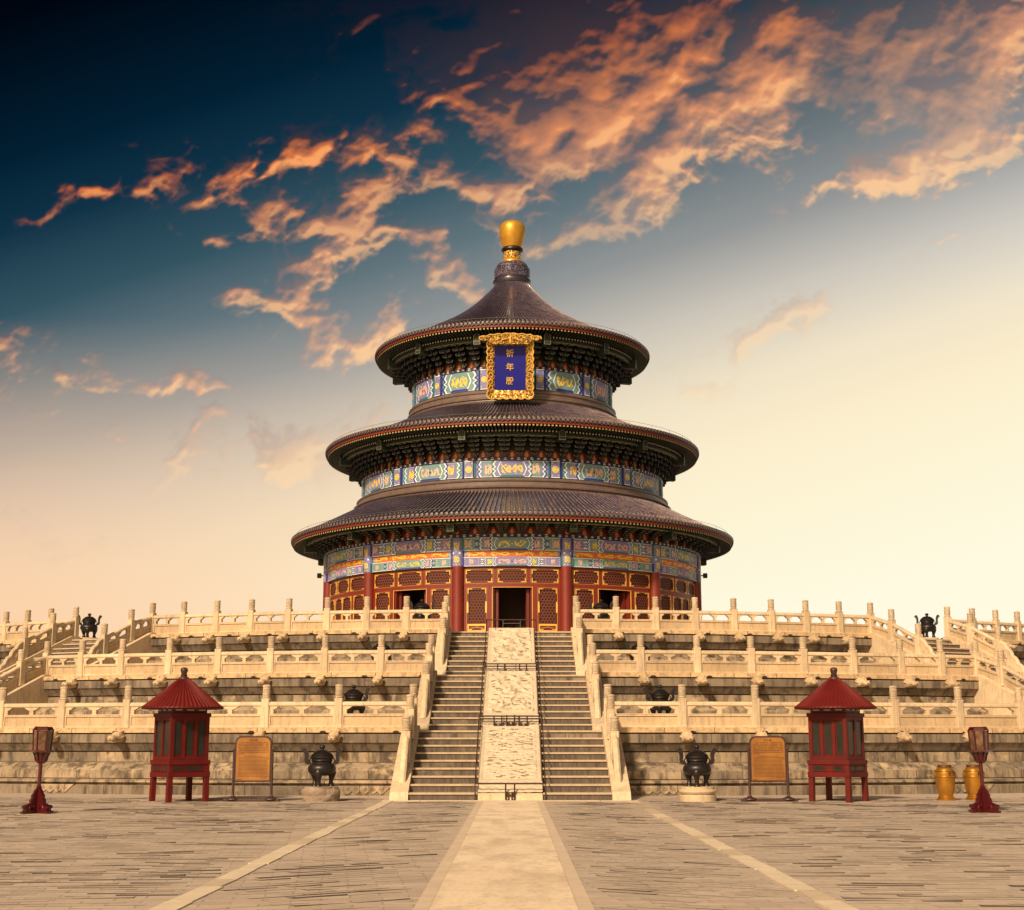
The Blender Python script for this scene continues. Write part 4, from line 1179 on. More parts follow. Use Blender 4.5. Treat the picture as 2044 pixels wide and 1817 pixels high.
    if door:
        for s_ in (-1, 1):
            x = X(.318) if s_ < 0 else X(.688)
            m.box(*sorted((x, x - s_ * .03)), -.01, .03, FLOOR, 10.45, 'gold', fw)          # gilt edge
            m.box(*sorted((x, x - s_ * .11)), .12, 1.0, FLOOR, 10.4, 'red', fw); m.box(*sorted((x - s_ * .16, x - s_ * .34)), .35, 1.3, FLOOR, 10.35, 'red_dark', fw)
        m.box(X(.318), X(.688), -.01, .03, 10.42, 10.445, 'gold', fw, nx=4)
        m.box(X(.318), X(.688), .02, .5, FLOOR, FLOOR + .35, 'red', fw, nx=4)
    wall = m.build('wall_bay', hall)
    for (p, q) in wins:
        mm = MB(); frame_rect(mm, X(p) + .005, X(q) - .005, 10.675, 11.505, fw); mm.box(X(p), X(q), .1, .28, 10.67, 11.51, 'red_dark', fw)
        mm.build('lattice_window', wall, uvf=uv_cyl(12.22))
    for (p, q) in leafs:
        mm = MB(); x0, x1 = X(p) + .01, X(q) - .01
        frame_rect(mm, x0, x1, 7.72 + .2, 10.41, fw)
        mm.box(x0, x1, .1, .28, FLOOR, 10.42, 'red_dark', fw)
        for x in (x0 + .045, x1 - .045): mm.prism([(x - .045, 8.95), (x + .045, 8.95), (x + .05, 9.1), (x + .05, 9.45), (x + .03, 9.6), (x - .03, 9.6), (x - .05, 9.45), (x - .05, 9.1)], -.02, .02, 'gold', fw)
        for (za, zb) in ((8.20, 8.30), (7.85, 7.93)): mm.box(x0 + .05, x1 - .05, -.014, .05, za, zb, 'gold', fw)
        mm.box(x0 + .06, x1 - .06, .03, .1, FLOOR + .1, 8.2, 'red', fw)
        mm.strip([(x0 + .2, 8.07), ((x0 + x1) / 2, 8.13), (x1 - .2, 8.07), ((x0 + x1) / 2, 8.01)], .025, .02, 'gold', fw, closed=True)
        for x in (x0 + .05, x1 - .12): mm.box(x, x + .07, -.016, .04, 7.0, 8.3, 'gold', fw)
        for (za, zb) in ((FLOOR + .15, FLOOR + .25), (7.5, 7.58)): mm.box(x0 + .05, x1 - .05, -.014, .05, za, zb, 'gold', fw)
        mm.build('lattice_door', wall, uvf=uv_cyl(12.22))
# back of the hall: plain red wall all the way round so no light leaks in
m = MB(); m.lathe([(12.2, FLOOR), (12.2, 11.66)], 60, 'red', a0=R_(106), a1=R_(254)); m.lathe([(12.4, 11.66), (12.4, 13.35)], 60, 'mauve', a0=R_(104), a1=R_(256))
m.build('rear_wall', hall)
m = MB(); m.lathe([(12.0, 13.33), (9.0, 13.34)], 60, 'dark_in'); m.build('ceiling', hall)

# ---- the three roofs
def roof(idx, name_label, NR, prof, rim_z_bottom, Rin, zin, Rb, zb0, Rbt, zbt, NB, head_R, head_z0, head_z1, NF):
    """prof: (r,z) of tile surface from top to rim; Rb,zb0 foot of brackets on the drum; Rbt,zbt their head"""
    root = MB()
    per = 8
    shape = [0, 0, .0, .62, .95, .95, .62, .0]          # rib cross-section over one period
    offs = [0, .17, .335, .37, .45, .55, .63, .665]
    V = []; n_ = NR * per
    cum = [0]
    for i in range(1, len(prof)): cum.append(cum[-1] + math.hypot(prof[i][0] - prof[i - 1][0], prof[i][1] - prof[i - 1][1]))
    for (r, z) in prof:
        amp = min(.13, 2 * PI * r / NR * .36)
        for i in range(NR):
            for s_, o_ in zip(shape, offs):
                a = 2 * PI * (i + o_) / NR
                rr = r + s_ * amp * .5; zz = z + s_ * amp * 1.25
                V.append((rr * S(a), -rr * C(a), zz))
    Fc = []
    for j in range(len(prof) - 1):
        for i in range(n_):
            i2 = (i + 1) % n_
            Fc.append(((j + 1) * n_ + i, (j + 1) * n_ + i2, j * n_ + i2, j * n_ + i))
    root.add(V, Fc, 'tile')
    ro = root.build('roof', None, smooth=50)
    me = ro.data; uvl = me.uv_layers.new(name='UVMap'); lv = [0] * len(me.loops); me.loops.foreach_get('vertex_index', lv)
    dat = []
    for i in lv: dat += [(i % n_) / per, cum[i // n_]]
    uvl.data.foreach_set('uv', dat)
    ro.parent = hall; tag(ro, name_label)
    R, z = prof[-1]; sp = 2 * PI * R / NR
    # tile ends: round caps on the ribs, drip tiles in the valleys
    m = MB(); rc = min(.13, sp * .40)
    for i in range(NR):
        a = 2 * PI * (i + .5) / NR; f = bend(R + .03, a)
        N_ = 10; zc = z + .03
        m.add([(rc * C(2 * PI * j / N_), -.03, zc + rc * S(2 * PI * j / N_)) for j in range(N_)], [tuple(range(N_))], 'tile_end', f)
        ring = [(rc * C(2 * PI * j / N_), q, zc + rc * S(2 * PI * j / N_)) for q in (-.03, .10) for j in range(N_)]
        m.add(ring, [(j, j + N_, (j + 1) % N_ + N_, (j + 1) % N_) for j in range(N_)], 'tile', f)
        m.add([(rc * q * C(2 * PI * j / N_), -.034 - (.012 if q < .6 else 0), zc + rc * q * S(2 * PI * j / N_)) for q in (.85, .55) for j in range(N_)], [(j, (j + 1) % N_, (j + 1) % N_ + N_, j + N_) for j in range(N_)] + [tuple(range(N_, 2 * N_))], 'moulding', f)
        a = 2 * PI * i / NR; f = bend(R + .02, a)
        hw = sp * .30
        m.prism([(-hw, z - .01), (-hw * .8, z - .085), (-hw * .35, z - .135), (0, z - .155), (hw * .35, z - .135), (hw * .8, z - .085), (hw, z - .01), (0, z - .03)], -.02, .0, 'tile_end', f)
    m.build('eave_tile', ro, smooth=40)
    # nail caps
    m = MB()
    rn_ = R - .42; kk = (prof[-2][1] - prof[-1][1]) / (prof[-1][0] - prof[-2][0])
    for i in range(NR):
        a = 2 * PI * (i + .5) / NR
        cx_, cy_, cz_ = rn_ * S(a), -rn_ * C(a), z + .42 * kk + .13
        r_ = .042
        m.add([(cx_ + r_, cy_, cz_), (cx_, cy_ + r_, cz_), (cx_ - r_, cy_, cz_), (cx_, cy_ - r_, cz_), (cx_, cy_, cz_ + r_ * 1.4), (cx_, cy_, cz_ - r_)],
              [(0, 1, 4), (1, 2, 4), (2, 3, 4), (3, 0, 4), (1, 0, 5), (2, 1, 5), (3, 2, 5), (0, 3, 5)], 'nail')
    m.build('nail_cap', ro)
    # red fascia, boards, rafters
    zf = rim_z_bottom
    m = MB()
    m.lathe([(R - .05, zf - .105), (R - .03, zf - .105), (R - .03, zf + .04), (R - .2, zf + .06)], NSEG, 'red_fascia')
    kz = (zbt + .52 - zf) / (R - Rbt)      # slope of the soffit board
    m.lathe([(Rb - .3, zf + .12 + kz * (R - Rb + .3)), (R - .06, zf - .02)], NSEG, 'green_dk')
    m.build('fascia', ro, smooth=30)
    m = MB()
    for i in range(NF):
        a = 2 * PI * (i + .5) / NF; f = bend(R - .10, a)
        L_ = 1.0
        # square flying rafters
        w_ = .055 if NF > 280 else .05
        V = []
        for (yy_, zo) in ((0, 0), (L_, L_ * kz)):
            V += [(-w_, yy_, zf - .22 + zo), (w_, yy_, zf - .22 + zo), (w_, yy_, zf - .105 + zo), (-w_, yy_, zf - .105 + zo)]
        m.add(V, [(0, 4, 5, 1), (1, 5, 6, 2), (3, 7, 4, 0)], 'rafter', f)
        m.add([(-w_ * 1.05, -.006, zf - .225), (w_ * 1.05, -.006, zf - .225), (w_ * 1.05, -.006, zf - .10), (-w_ * 1.05, -.006, zf - .10)], [(0, 1, 2, 3)], 'raft_end', f)
        rr_ = .052; y0 = .85; y1 = R - Rbt + .35
        V = [(rr_ * C(2 * PI * j / 6), yy_, zf - .30 + yy_ * kz + rr_ * S(2 * PI * j / 6) + .0) for yy_ in (y0, y1) for j in range(6)]
        m.add(V, [(j, j + 6, (j + 1) % 6 + 6, (j + 1) % 6) for j in range(6)], 'rafter', f)
        m.add([(rr_ * 1.1 * C(2 * PI * j / 7), y0 - .006, zf - .30 + y0 * kz + rr_ * 1.1 * S(2 * PI * j / 7)) for j in range(7)], [tuple(range(7))], 'dot_end', f)
    m.build('rafter', ro); 
    # eave purlin over the bracket heads and the board behind the brackets
    m = MB()
    m.lathe([(Rbt - .10, zbt), (Rbt + .05, zbt + .0), (Rbt + .12, zbt + .10), (Rbt + .10, zbt + .24), (Rbt - .02, zbt + .30)], NSEG, 'green_dk')
    m.lathe([(Rbt + .065, zbt + .002), (Rbt + .075, zbt + .03)], NSEG, 'trim')
    m.lathe([(Rb - .02, zb0), (Rb - .04, zb0 + .42), (Rb - .10, zbt + .4)], NSEG, 'red_dark', mats=['red_dark', 'green_dk'])
    for i in range(NB):
        a = 2 * PI * i / NB + PI / NB * 0; f = bend(Rb, a); h_ = .42; w_ = .15
        tear = [(0, .40), (.05, .30), (.12, .16), (.10, .05), (0, .02), (-.10, .05), (-.12, .16), (-.05, .30)]
        m.strip([(x, zb0 + z_) for x, z_ in tear], .035, -.01, 'orange_art', f, closed=True)
        m.strip([(x * .45, zb0 + .04 + z_ * .6) for x, z_ in tear], .03, -.014, 'gold', f, closed=True)
    m.build('bracket_board', ro, smooth=30)
    # bracket sets, stepping out tier by tier
    def bracket():
        m = MB(); nt_ = 4
        H = zbt - zb0; Dp = Rbt - Rb
        z_a = .10
        m.prism([(-.09, zb0), (.09, zb0), (.13, zb0 + .07), (.13, zb0 + .13), (-.13, zb0 + .13), (-.13, zb0 + .07)], -.24, .0, 'green_dk')
        for q in range(nt_ + 1):
            zt = zb0 + .13 + (H - .13) * q / (nt_ + .25); hh = (H - .13) / (nt_ + .25) * .80
            yo = -.10 - (Dp - .18) * q / nt_
            wdt = (.17, .25, .32, .38, .43)[q] * min(1.0, 2 * PI * Rb / NB / .80)
            mt = ('blue_dk', 'green_dk')[q % 2]
            # transverse arm with curved-up ends, outlined
            pl = [(-wdt, zt + hh), (-wdt, zt + hh * .55), (-wdt * .88, zt + hh * .22), (-wdt * .6, zt + .0), (-.05, zt), (.05, zt), (wdt * .6, zt), (wdt * .88, zt + hh * .22), (wdt, zt + hh * .55), (wdt, zt + hh)]
            m.prism(pl[::1], yo - .05, yo + .05, mt)
            for s_ in (-1, 1):
                m.strip([(s_ * .10, zt + hh * .55), (s_ * .12, zt + hh * .16), (s_ * wdt * .62, zt + hh * .10), (s_ * wdt * .86, zt + hh * .32), (s_ * wdt * .95, zt + hh * .62), (s_ * wdt * .80, zt + hh * .70)], .020, yo - .054, 'trim')
            # nose of the lengthwise arm
            m.prism([(-.05, zt - .03), (.05, zt - .03), (.05, zt + hh), (-.05, zt + hh)], yo - .15, 0, ('green_dk', 'blue_dk')[q % 2])
            m.strip([(-.045, zt), (.045, zt)], .015, yo - .155, 'trim')
        return m
    f0 = bend(Rb, 0)
    bm_ = bracket()
    bm_.v = [f0(*p) for p in bm_.v]
    # move origin to the foot of the set
    bm_.v = [(x, y + Rb, z - zb0) for x, y, z in bm_.v]
    b0 = None
    per12 = NB // 12
    for i in range(-(NB // 4) - 3, NB // 4 + 4):
        a = 2 * PI * (i + .5) / NB
        loc = (Rb * S(a), -Rb * C(a), zb0)
        if b0 is None: b0 = bm_.build('bracket_set', ro, loc=loc); b0.rotation_euler = (0, 0, a)
        else: dup(b0, ro, loc, a)
    # square beam heads over the columns
    hb = MB(); hwid = .225; hz = head_z1 - head_z0
    poly = [(-hwid, .0), (hwid, .0), (hwid, hz * .82), (0, hz), (-hwid, hz * .82)]
    hb.prism(poly, -.25, .5, 'green_dk')
    hb.strip([(x * .88, hz * .03 + z_ * .94) for x, z_ in poly], .022, -.255, 'trim', closed=True)
    hb.strip([(-hwid * .88, hz * .30), (hwid * .88, hz * .30)], .022, -.256, 'trim')
    h0 = None
    for a in COLA:
        loc = (head_R * S(a), -head_R * C(a), head_z0)
        if h0 is None: h0 = hb.build('beam_head', ro, loc=loc); h0.rotation_euler = (0, 0, a)
        else: dup(h0, ro, loc, a)
    # row of small blue and white blocks under the brackets
    m = MB(); zt = zb0 - .20
    m.lathe([(Rb - .01, zt), (Rb + .03, zt), (Rb + .03, zb0), (Rb - .05, zb0 + .01)], NSEG, 'blue_dk')
    nn = int(2 * PI * Rb / .40) // 2 * 2
    for i in range(nn):
        a = 2 * PI * i / nn; f = bend(Rb + .034, a)
        if abs(math.atan2(S(a), C(a))) > R_(100): continue
        if i % 2: 
            rect(m, -.09, .09, zt + .04, zt + .075, -.003, 'pale', f); rect(m, -.09, .09, zt + .14, zt + .17, -.003, 'pale', f); rect(m, -.02, .02, zt + .06, zt + .15, -.004, 'pink', f)
        else:
            rect(m, -.09, .09, zt + .04, zt + .165, -.003, 'mauve', f); rect(m, -.05, .05, zt + .07, zt + .13, -.005, 'pink', f)
    m.build('dentil_row', ro)
    # thin wire rail standing off the eave
    m = MB(); Rw = R - .25
    m.tube([(Rw * S(2 * PI * i / 120), -Rw * C(2 * PI * i / 120), z + .42) for i in range(121)], .010, 4, 'wire', caps=False)
    for i in range(40):
        a = 2 * PI * i / 40; m.tube([(Rw * S(a), -Rw * C(a), z + .05), (Rw * S(a), -Rw * C(a), z + .42)], .010, 4, 'wire', caps=False)
    m.build('lightning_wire', ro)
    return ro
def lerp_prof(pts, n):
    out = []
    for i in range(len(pts) - 1):
        p0 = pts[max(i - 1, 0)]; p1 = pts[i]; p2 = pts[i + 1]; p3 = pts[min(i + 2, len(pts) - 1)]
        for k_ in range(n):
            t_ = k_ / n
            out.append(tuple(.5 * ((2 * p1[c]) + (-p0[c] + p2[c]) * t_ + (2 * p0[c] - 5 * p1[c] + 4 * p2[c] - p3[c]) * t_ ** 2 + (-p0[c] + 3 * p1[c] - 3 * p2[c] + p3[c]) * t_ ** 3) for c in (0, 1)))
    out.append(pts[-1]); return out
r1 = roof(1, 'lowest and widest roof, its tile ribs running down to a red edged eave', 302, lerp_prof([(10.55, 16.42), (11.6, 15.86), (12.8, 15.24), (13.9, 14.72), (14.60, 14.42)], 4), 14.27,
          10.5, 16.4, 12.47, 13.54, 13.55, 14.02, 72, 13.6, 13.55, 14.0, 360)
r2 = roof(2, 'middle roof, between the two painted drums', 268, lerp_prof([(7.05, 22.70), (8.3, 22.02), (9.8, 21.35), (11.3, 20.78), (12.50, 20.42)], 4), 20.27,
          7, 22.6, 10.12, 18.56, 11.25, 19.66, 72, 11.45, 19.38, 20.02, 336)
r3 = roof(3, 'topmost roof, sweeping up steeply to the golden ball', 208, lerp_prof([(1.20, 32.70), (1.50, 32.22), (2.05, 31.62), (2.9, 30.80), (4.1, 29.90), (5.6, 29.02), (7.2, 28.18), (8.4, 27.63), (9.33, 27.26)], 4), 27.12,
          1.2, 32, 6.82, 25.12, 8.15, 26.40, 48, 8.35, 26.12, 26.88, 246)

# ---- drums with painted bands and tiled mouldings
def drum(R0, z0, z1, prof, kinds, label, med):
    root = MB()
    root.lathe([(R0 - .03, z0), (R0 - .03, z1)], NSEG, 'mauve')
    root.lathe(prof, NSEG, 'moulding')
    o = root.build('drum', hall, smooth=25, uvf=uv_cyl(R0)); tag(o, label)
    for i in range(-3, 4):
        a = R_(30 * i); m = MB(); W_ = 2 * PI * R0 / 12 - med - .20
        od = (i + 9) % 2
        beam(m, R0, a, W_, z0 + .02, z1 - .02, kinds + i, G1 if od else G2, 500 + i * 17 + int(R0 * 10))
        m.build('painted_beam', o)
    for i in range(-4, 4):
        a = R_(15 + 30 * i); m = MB(); f = bend(R0 + .10, a); h = z1 - z0
        m.box(-med / 2, med / 2, 0, .2, z0, z1, 'mauve', f, nx=5)
        zc = (z0 + z1) / 2; r_ = min(med * .40, h * .32)
        m.disc(0, zc, r_, -.004, 'olive', f, 14)
        m.strip([(r_ * .8 * C(2 * PI * j / 12), zc + r_ * .8 * S(2 * PI * j / 12)) for j in range(12)], r_ * .3, -.008, 'yellow', f, closed=True)
        m.disc(0, zc, r_ * .42, -.010, 'yellow', f, 6)
        squiggle(m, 0, zc, r_ * 1.3, r_ * 1.3, i + 40, 'yellow', -.012, f, r_ * .25, 2)
        rect(m, -med / 2, med / 2, z0, z0 + .05, -.004, 'pale', f); rect(m, -med / 2, med / 2, z1 - .05, z1, -.004, 'pale', f)
        for s_ in (-1, 1):
            for q in (.14, .86): m.disc(s_ * med * .36, z0 + h * q, .04, -.006, 'pink', f)
            c_ = ('teal', 'blue')[(i + (s_ > 0)) % 2]
            m.box(*sorted((s_ * (med / 2 + .01), s_ * (med / 2 + .07))), .06, .15, z0, z1, 'dark_in', f)
            m.box(*sorted((s_ * (med / 2 + .07), s_ * (med / 2 + .15))), .02, .15, z0, z1, c_, f)
        m.build('painted_column_head', o)
    return o
drum(10.10, 17.32, 18.36, [(10.60, 16.36), (10.62, 16.50), (10.50, 16.52), (10.50, 16.58), (10.62, 16.62), (10.64, 16.70), (10.56, 16.74), (10.40, 16.76), (10.36, 16.80), (10.36, 17.02), (10.42, 17.05), (10.44, 17.12), (10.34, 17.16), (10.20, 17.18), (10.20, 17.25), (10.02, 17.32)], 0,
     'drum between the lower and middle roofs, painted blue green and gold over ringed mouldings', .56)
drum(6.80, 23.62, 24.94, [(7.12, 22.62), (7.16, 22.78), (7.06, 22.81), (7.05, 22.88), (7.14, 22.92), (7.15, 23.0), (7.08, 23.05), (6.98, 23.08), (6.98, 23.30), (7.04, 23.33), (7.05, 23.42), (6.95, 23.46), (6.90, 23.55), (6.75, 23.62)], 1,
     'drum between the middle and top roofs, painted with dragons behind the name plaque', .52)

# ---- finial
fin = MB()
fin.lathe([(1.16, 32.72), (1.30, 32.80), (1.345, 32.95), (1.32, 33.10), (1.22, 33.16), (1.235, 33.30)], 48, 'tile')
fin.lathe([(1.235, 33.30), (1.24, 33.9)], 48, 'tile_carved')
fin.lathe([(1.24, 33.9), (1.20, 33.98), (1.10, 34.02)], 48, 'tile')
fin.lathe([(1.10, 34.02), (1.08, 34.20), (.98, 34.33)], 48, 'tile_carved')
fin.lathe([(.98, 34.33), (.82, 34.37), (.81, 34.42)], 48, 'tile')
fin_z = -.2
fo = fin.build('finial_base', hall, smooth=40, loc=(0, 0, -.2))
g = MB(); g.lathe([(.81, 34.40), (.80, 34.50), (.70, 34.56), (.62, 34.60), (.64, 34.66), (.58, 34.72)], 40, 'gold_metal'); g.lathe([(.58, 34.72), (.60, 35.22)], 40, 'gold_carved')
g.build('gilt_neck', fo, smooth=40)
g = MB(); g.lathe([(.60, 35.20), (.66, 35.26), (.75, 35.32), (.76, 35.42), (.70, 35.50), (.64, 35.56)], 40, 'iron'); g.build('dark_ring', fo, smooth=50)
g = MB(); g.lathe([(.64, 35.55), (.66, 35.62), (.74, 35.85), (.83, 36.15), (.895, 36.5), (.915, 36.8), (.89, 37.05), (.80, 37.25), (.66, 37.38), (.45, 37.47), (.2, 37.51), (.001, 37.52)], 48, 'gold_metal')
g.build('golden_ball', fo, smooth=60)

# ---- name plaque: hangs from the top eave
pq = thing('name_plaque', 'tall blue name board in a carved golden frame, hung under the top eave', 'sign', (-.12, -7.72, 22.78))
lean = math.atan2(1.30, 4.15)
pq.rotation_euler = (lean, 0, 0); pq.scale = (.97, .97, .97)
Lp = 4.28
m = MB()
hw0, hw1 = 1.53, 1.53
# frame border: scalloped outline around the board
def scallop(hw, z0, z1, n_side, n_end, amp):
    pts = []
    for i in range(n_end * 6):
        t_ = i / (n_end * 6); pts.append((-hw + 2 * hw * t_, z0 - amp * abs(S(PI * t_ * n_end))))
    for i in range(n_side * 6):
        t_ = i / (n_side * 6); pts.append((hw + amp * abs(S(PI * t_ * n_side)), z0 + (z1 - z0) * t_))
    for i in range(n_end * 6):
        t_ = i / (n_end * 6); pts.append((hw - 2 * hw * t_, z1 + amp * abs(S(PI * t_ * n_end))))
    for i in range(n_side * 6):
        t_ = i / (n_side * 6); pts.append((-hw - amp * abs(S(PI * t_ * n_side)), z1 - (z1 - z0) * t_))
    return pts
out = scallop(1.42, .08, 3.72, 8, 6, .085)
inn = [(max(-1.0, min(1.0, x * .8)), max(.55, min(3.42, z))) for x, z in out]
n_ = len(out)
ys = -.42
V = [(x, ys, z) for x, z in out] + [(x, -.12, z) for x, z in inn] + [(x, .0, z) for x, z in out]
m.add(V, [(i, (i + 1) % n_, (i + 1) % n_ + n_, i + n_) for i in range(n_)] + [(i, i + 2 * n_, (i + 1) % n_ + 2 * n_, (i + 1) % n_) for i in range(n_)], 'gold_carved')
m.add([(x, 0, z) for x, z in out], [tuple(range(n_ - 1, -1, -1))], 'gold_carved')
m.strip(out, .07, ys - .01, 'gold', closed=True)
rn = random.Random(4)
for s_ in (-1, 1):                                   # raised scrolls on the sides
    for q in range(7):
        z = .7 + q * .42; x = s_ * 1.24
        m.tube([(x + .11 * C(a) * s_, -.33 - .0, z + .15 * S(a)) for a in [j * .7 for j in range(8)]], .028, 5, 'gold')
for q in range(7):
    x = -1.05 + q * .35
    m.tube([(x + .13 * C(a), -.36, .28 + .10 * S(a)) for a in [j * .7 for j in range(8)]], .028, 5, 'gold')
m.build('frame', pq, smooth=40)
m = MB()
crest = [(-2.0, 3.86), (-1.75, 3.76), (-1.42, 3.80), (-1.2, 3.55), (1.2, 3.55), (1.42, 3.80), (1.75, 3.76), (2.0, 3.86), (1.98, 4.0), (1.75, 4.07), (1.5, 4.05), (1.3, 4.17), (1.05, 4.14), (.8, 4.21), (.5, 4.18), (.25, 4.25), (0, 4.22), (-.25, 4.25), (-.5, 4.18), (-.8, 4.21), (-1.05, 4.14), (-1.3, 4.17), (-1.5, 4.05), (-1.75, 4.07), (-1.98, 4.0)]
m.prism(crest, -.66, -.30, 'gold_carved')
m.strip([p for p in crest[7:]] + [crest[0]], .06, -.67, 'gold')
m.tube([(-.55, -.70, 3.78), (-.3, -.72, 3.9), (-.12, -.70, 3.93)], .03, 5, 'gold'); m.tube([(.55, -.70, 3.78), (.3, -.72, 3.9), (.12, -.70, 3.93)], .03, 5, 'gold')
m.box(-.06, .06, -.72, -.66, 3.62, 4.05, 'gold')
m.build('crest', pq, smooth=40)
m = MB(); m.box(-1.0, 1.0, -.13, -.02, .54, 3.43, 'blue_board'); m.build('name_board', pq)
def text_mesh(body, size, mat, name, parent, loc, ext=.012, rot=(PI / 2, 0, 0)):
    c = bpy.data.curves.new(name, 'FONT'); c.body = body; c.size = size; c.extrude = ext; c.align_x = 'CENTER'; c.align_y = 'CENTER'; c.offset = size * .012
    o = bpy.data.objects.new(name, c); COL.objects.link(o)
    dg = bpy.context.evaluated_depsgraph_get(); dg.update()
    me = bpy.data.meshes.new_from_object(o.evaluated_get(dg))
    bpy.data.objects.remove(o)
    me.materials.clear(); me.materials.append(M[mat])
    q = bpy.data.objects.new(name, me); COL.objects.link(q); q.parent = parent; q.location = loc; q.rotation_euler = rot
    return q
for ch, z in (('祈', 2.90), ('年', 2.02), ('殿', 1.12)):
    text_mesh(ch, .52, 'gold', 'written_character', pq, (-.02, -.15, z))

# small flood lights clipped to the beams at both sides
for s_, lb in ((-1, 'small dark floodlight sticking out at the left edge of the hall'), (1, 'small dark floodlight sticking out at the right edge of the hall')):
    a = s_ * R_(86)
    t_ = thing('floodlight', lb, 'floodlight', (12.6 * S(a), -12.6 * C(a), 12.35), a, 'floodlights on the hall')
    m = MB(); m.box(-.17, .17, -.32, -.05, -.15, .15, 'speaker'); m.build('housing', t_, bevel=.01)
    m = MB(); m.tube([(0, -.1, 0), (0, .2, 0)], .04, 6, 'rail'); m.build('bracket', t_)
    m = MB(); m.box(-.12, .12, -.335, -.32, -.10, .10, 'pale'); m.build('lens', t_)
# little stand just inside the middle doorway
t_ = thing('barrier', 'low metal barrier standing in the middle doorway of the hall', 'barrier', (0, -12.55, FLOOR))
m = MB()
for x in (-.52, .48): m.tube([(x, 0, 0), (x, 0, 2.15)], .02, 6, 'wire')
m.build('post', t_)
m = MB(); m.tube([(-.52, 0, 1.95), (.48, 0, 1.95)], .018, 6, 'wire'); m.build('rail', t_)
# ================================================================== things on the ground
def censer_parts(root):
    m = MB()
    m.lathe([(.001, .285), (.20, .29), (.32, .33), (.385, .41), (.395, .49), (.37, .56), (.32, .60), (.285, .625), (.27, .65), (.285, .69), (.30, .70), (.29, .74), (.30, .765), (.325, .78), (.325, .82), (.27, .825)], 40, 'iron')
    m.build('bowl', root, smooth=50)
    m = MB()
    m.lathe([(.30, .822), (.31, .85), (.27, .89), (.25, .90), (.17, .955), (.10, .98), (.06, .99), (.05, 1.01), (.045, 1.02), (.075, 1.05), (.085, 1.085), (.07, 1.115), (.03, 1.135), (.001, 1.14)], 36, 'iron')
    for i in range(10):
        a = 2 * PI * i / 10; m.tube([(.24 * C(a), .24 * S(a), .905), (.17 * C(a + .15), .17 * S(a + .15), .955), (.12 * C(a + .3), .12 * S(a + .3), .975)], .014, 5, 'iron')
    m.build('lid', root, smooth=50)
    for s_ in (-1, 1):
        m = MB()
        o_ = [(.30, .60), (.38, .585), (.455, .62), (.485, .70), (.475, .78), (.485, .88), (.535, .96), (.575, .985), (.545, 1.015), (.50, 1.06), (.45, 1.045), (.405, .97), (.385, .88), (.385, .80), (.395, .73), (.375, .67), (.32, .66)]
        pl = [(s_ * x, z) for x, z in o_]
        if s_ < 0: pl = pl[::-1]
        m.prism(pl, -.085, .085, 'iron')
        m.tube([(s_ * .30, 0, .76), (s_ * .34, 0, .75), (s_ * .36, 0, .70), (s_ * .34, 0, .66)], .02, 6, 'iron')
        m.build('handle', root, smooth=40, bevel=.012)
    for a in (R_(-100), R_(20), R_(140)):
        m = MB(); cx_, cy_ = C(a), S(a)
        prof = [(.24, .47, .08), (.27, .42, .125), (.29, .36, .125), (.285, .28, .095), (.27, .18, .062), (.265, .10, .06), (.27, .085, .08), (.27, .06, .08), (.268, .05, .068), (.275, .02, .09), (.275, .0, .09)]
        m.tube([(r * cx_, r * cy_, z) for r, z, _ in prof], [q for _, _, q in prof], 14, 'iron'); m.build('leg', root, smooth=50)
ce = thing('incense_burner', 'tmp', 'incense burner', group='bronze incense burners')
censer_parts(ce)
def pedestal_mesh(rough):
    m = MB()
    if rough:
        prof = [(.49, 0), (.50, .10), (.50, .16), (.52, .20), (.53, .27), (.50, .32), (.47, .36), (.46, .395), (.30, .40), (.001, .40)]
    else:
        prof = [(.51, 0), (.51, .15), (.495, .17), (.46, .18), (.46, .20), (.50, .215), (.525, .26), (.52, .30), (.495, .32), (.47, .325), (.47, .395), (.30, .40), (.001, .40)]
    n_ = 72; V = []
    full = lerp_prof(prof, 3) if rough else prof
    for (r, z) in full:
        for i in range(n_):
            a = 2 * PI * i / n_; k_ = 1
            if rough: k_ = 1 + .10 * noise.noise(Vector((C(a) * 2.4, S(a) * 2.4, z * 6))) + .035 * noise.noise(Vector((C(a) * 7, S(a) * 7, z * 14)))
            V.append((r * k_ * S(a), -r * k_ * C(a), z))
    m.add(V, [(j * n_ + i, j * n_ + (i + 1) % n_, (j + 1) * n_ + (i + 1) % n_, (j + 1) * n_ + i) for j in range(len(full) - 1) for i in range(n_)], 'rock' if rough else 'marble')
    return m
PG = 'stone pedestals of the incense burners'
ped_r = pedestal_mesh(True).build('stone_pedestal', None, smooth=60)
ped_m = pedestal_mesh(False).build('stone_pedestal', None, smooth=35)
tag(ped_r, 'tmp', 'pedestal', PG); tag(ped_m, 'tmp', 'pedestal', PG)
SPOT = [  # x, y, z, turn, where
    (-5.25, -55.75, 0, 0, 'on the paving left of the stairs', 'r'),
    (5.21, -55.75, 0, 0, 'on the paving right of the stairs', 'm'),
    (-5.28, -47.6, ZD[1], 0, 'on the lowest tier left of the stairs', 'm'),
    (5.02, -47.6, ZD[1], 0, 'on the lowest tier right of the stairs', 'm'),
    (-4.97, -41.0, ZD[2], 0, 'on the middle tier left of the stairs', 'm'),
    (4.92, -41.0, ZD[2], 0, 'on the middle tier right of the stairs', 'm'),
    (-3.72, -36.4, ZD[3], 0, 'on the top tier left of the hall door', 'm'),
    (3.72, -36.4, ZD[3], 0, 'on the top tier right of the hall door', 'm'),
    (-19.55, -29.5, ZD[3], .28, 'at the top of the left end stairs', 'm'),
    (19.22, -29.5, ZD[3], -.28, 'at the top of the right end stairs', 'm')]
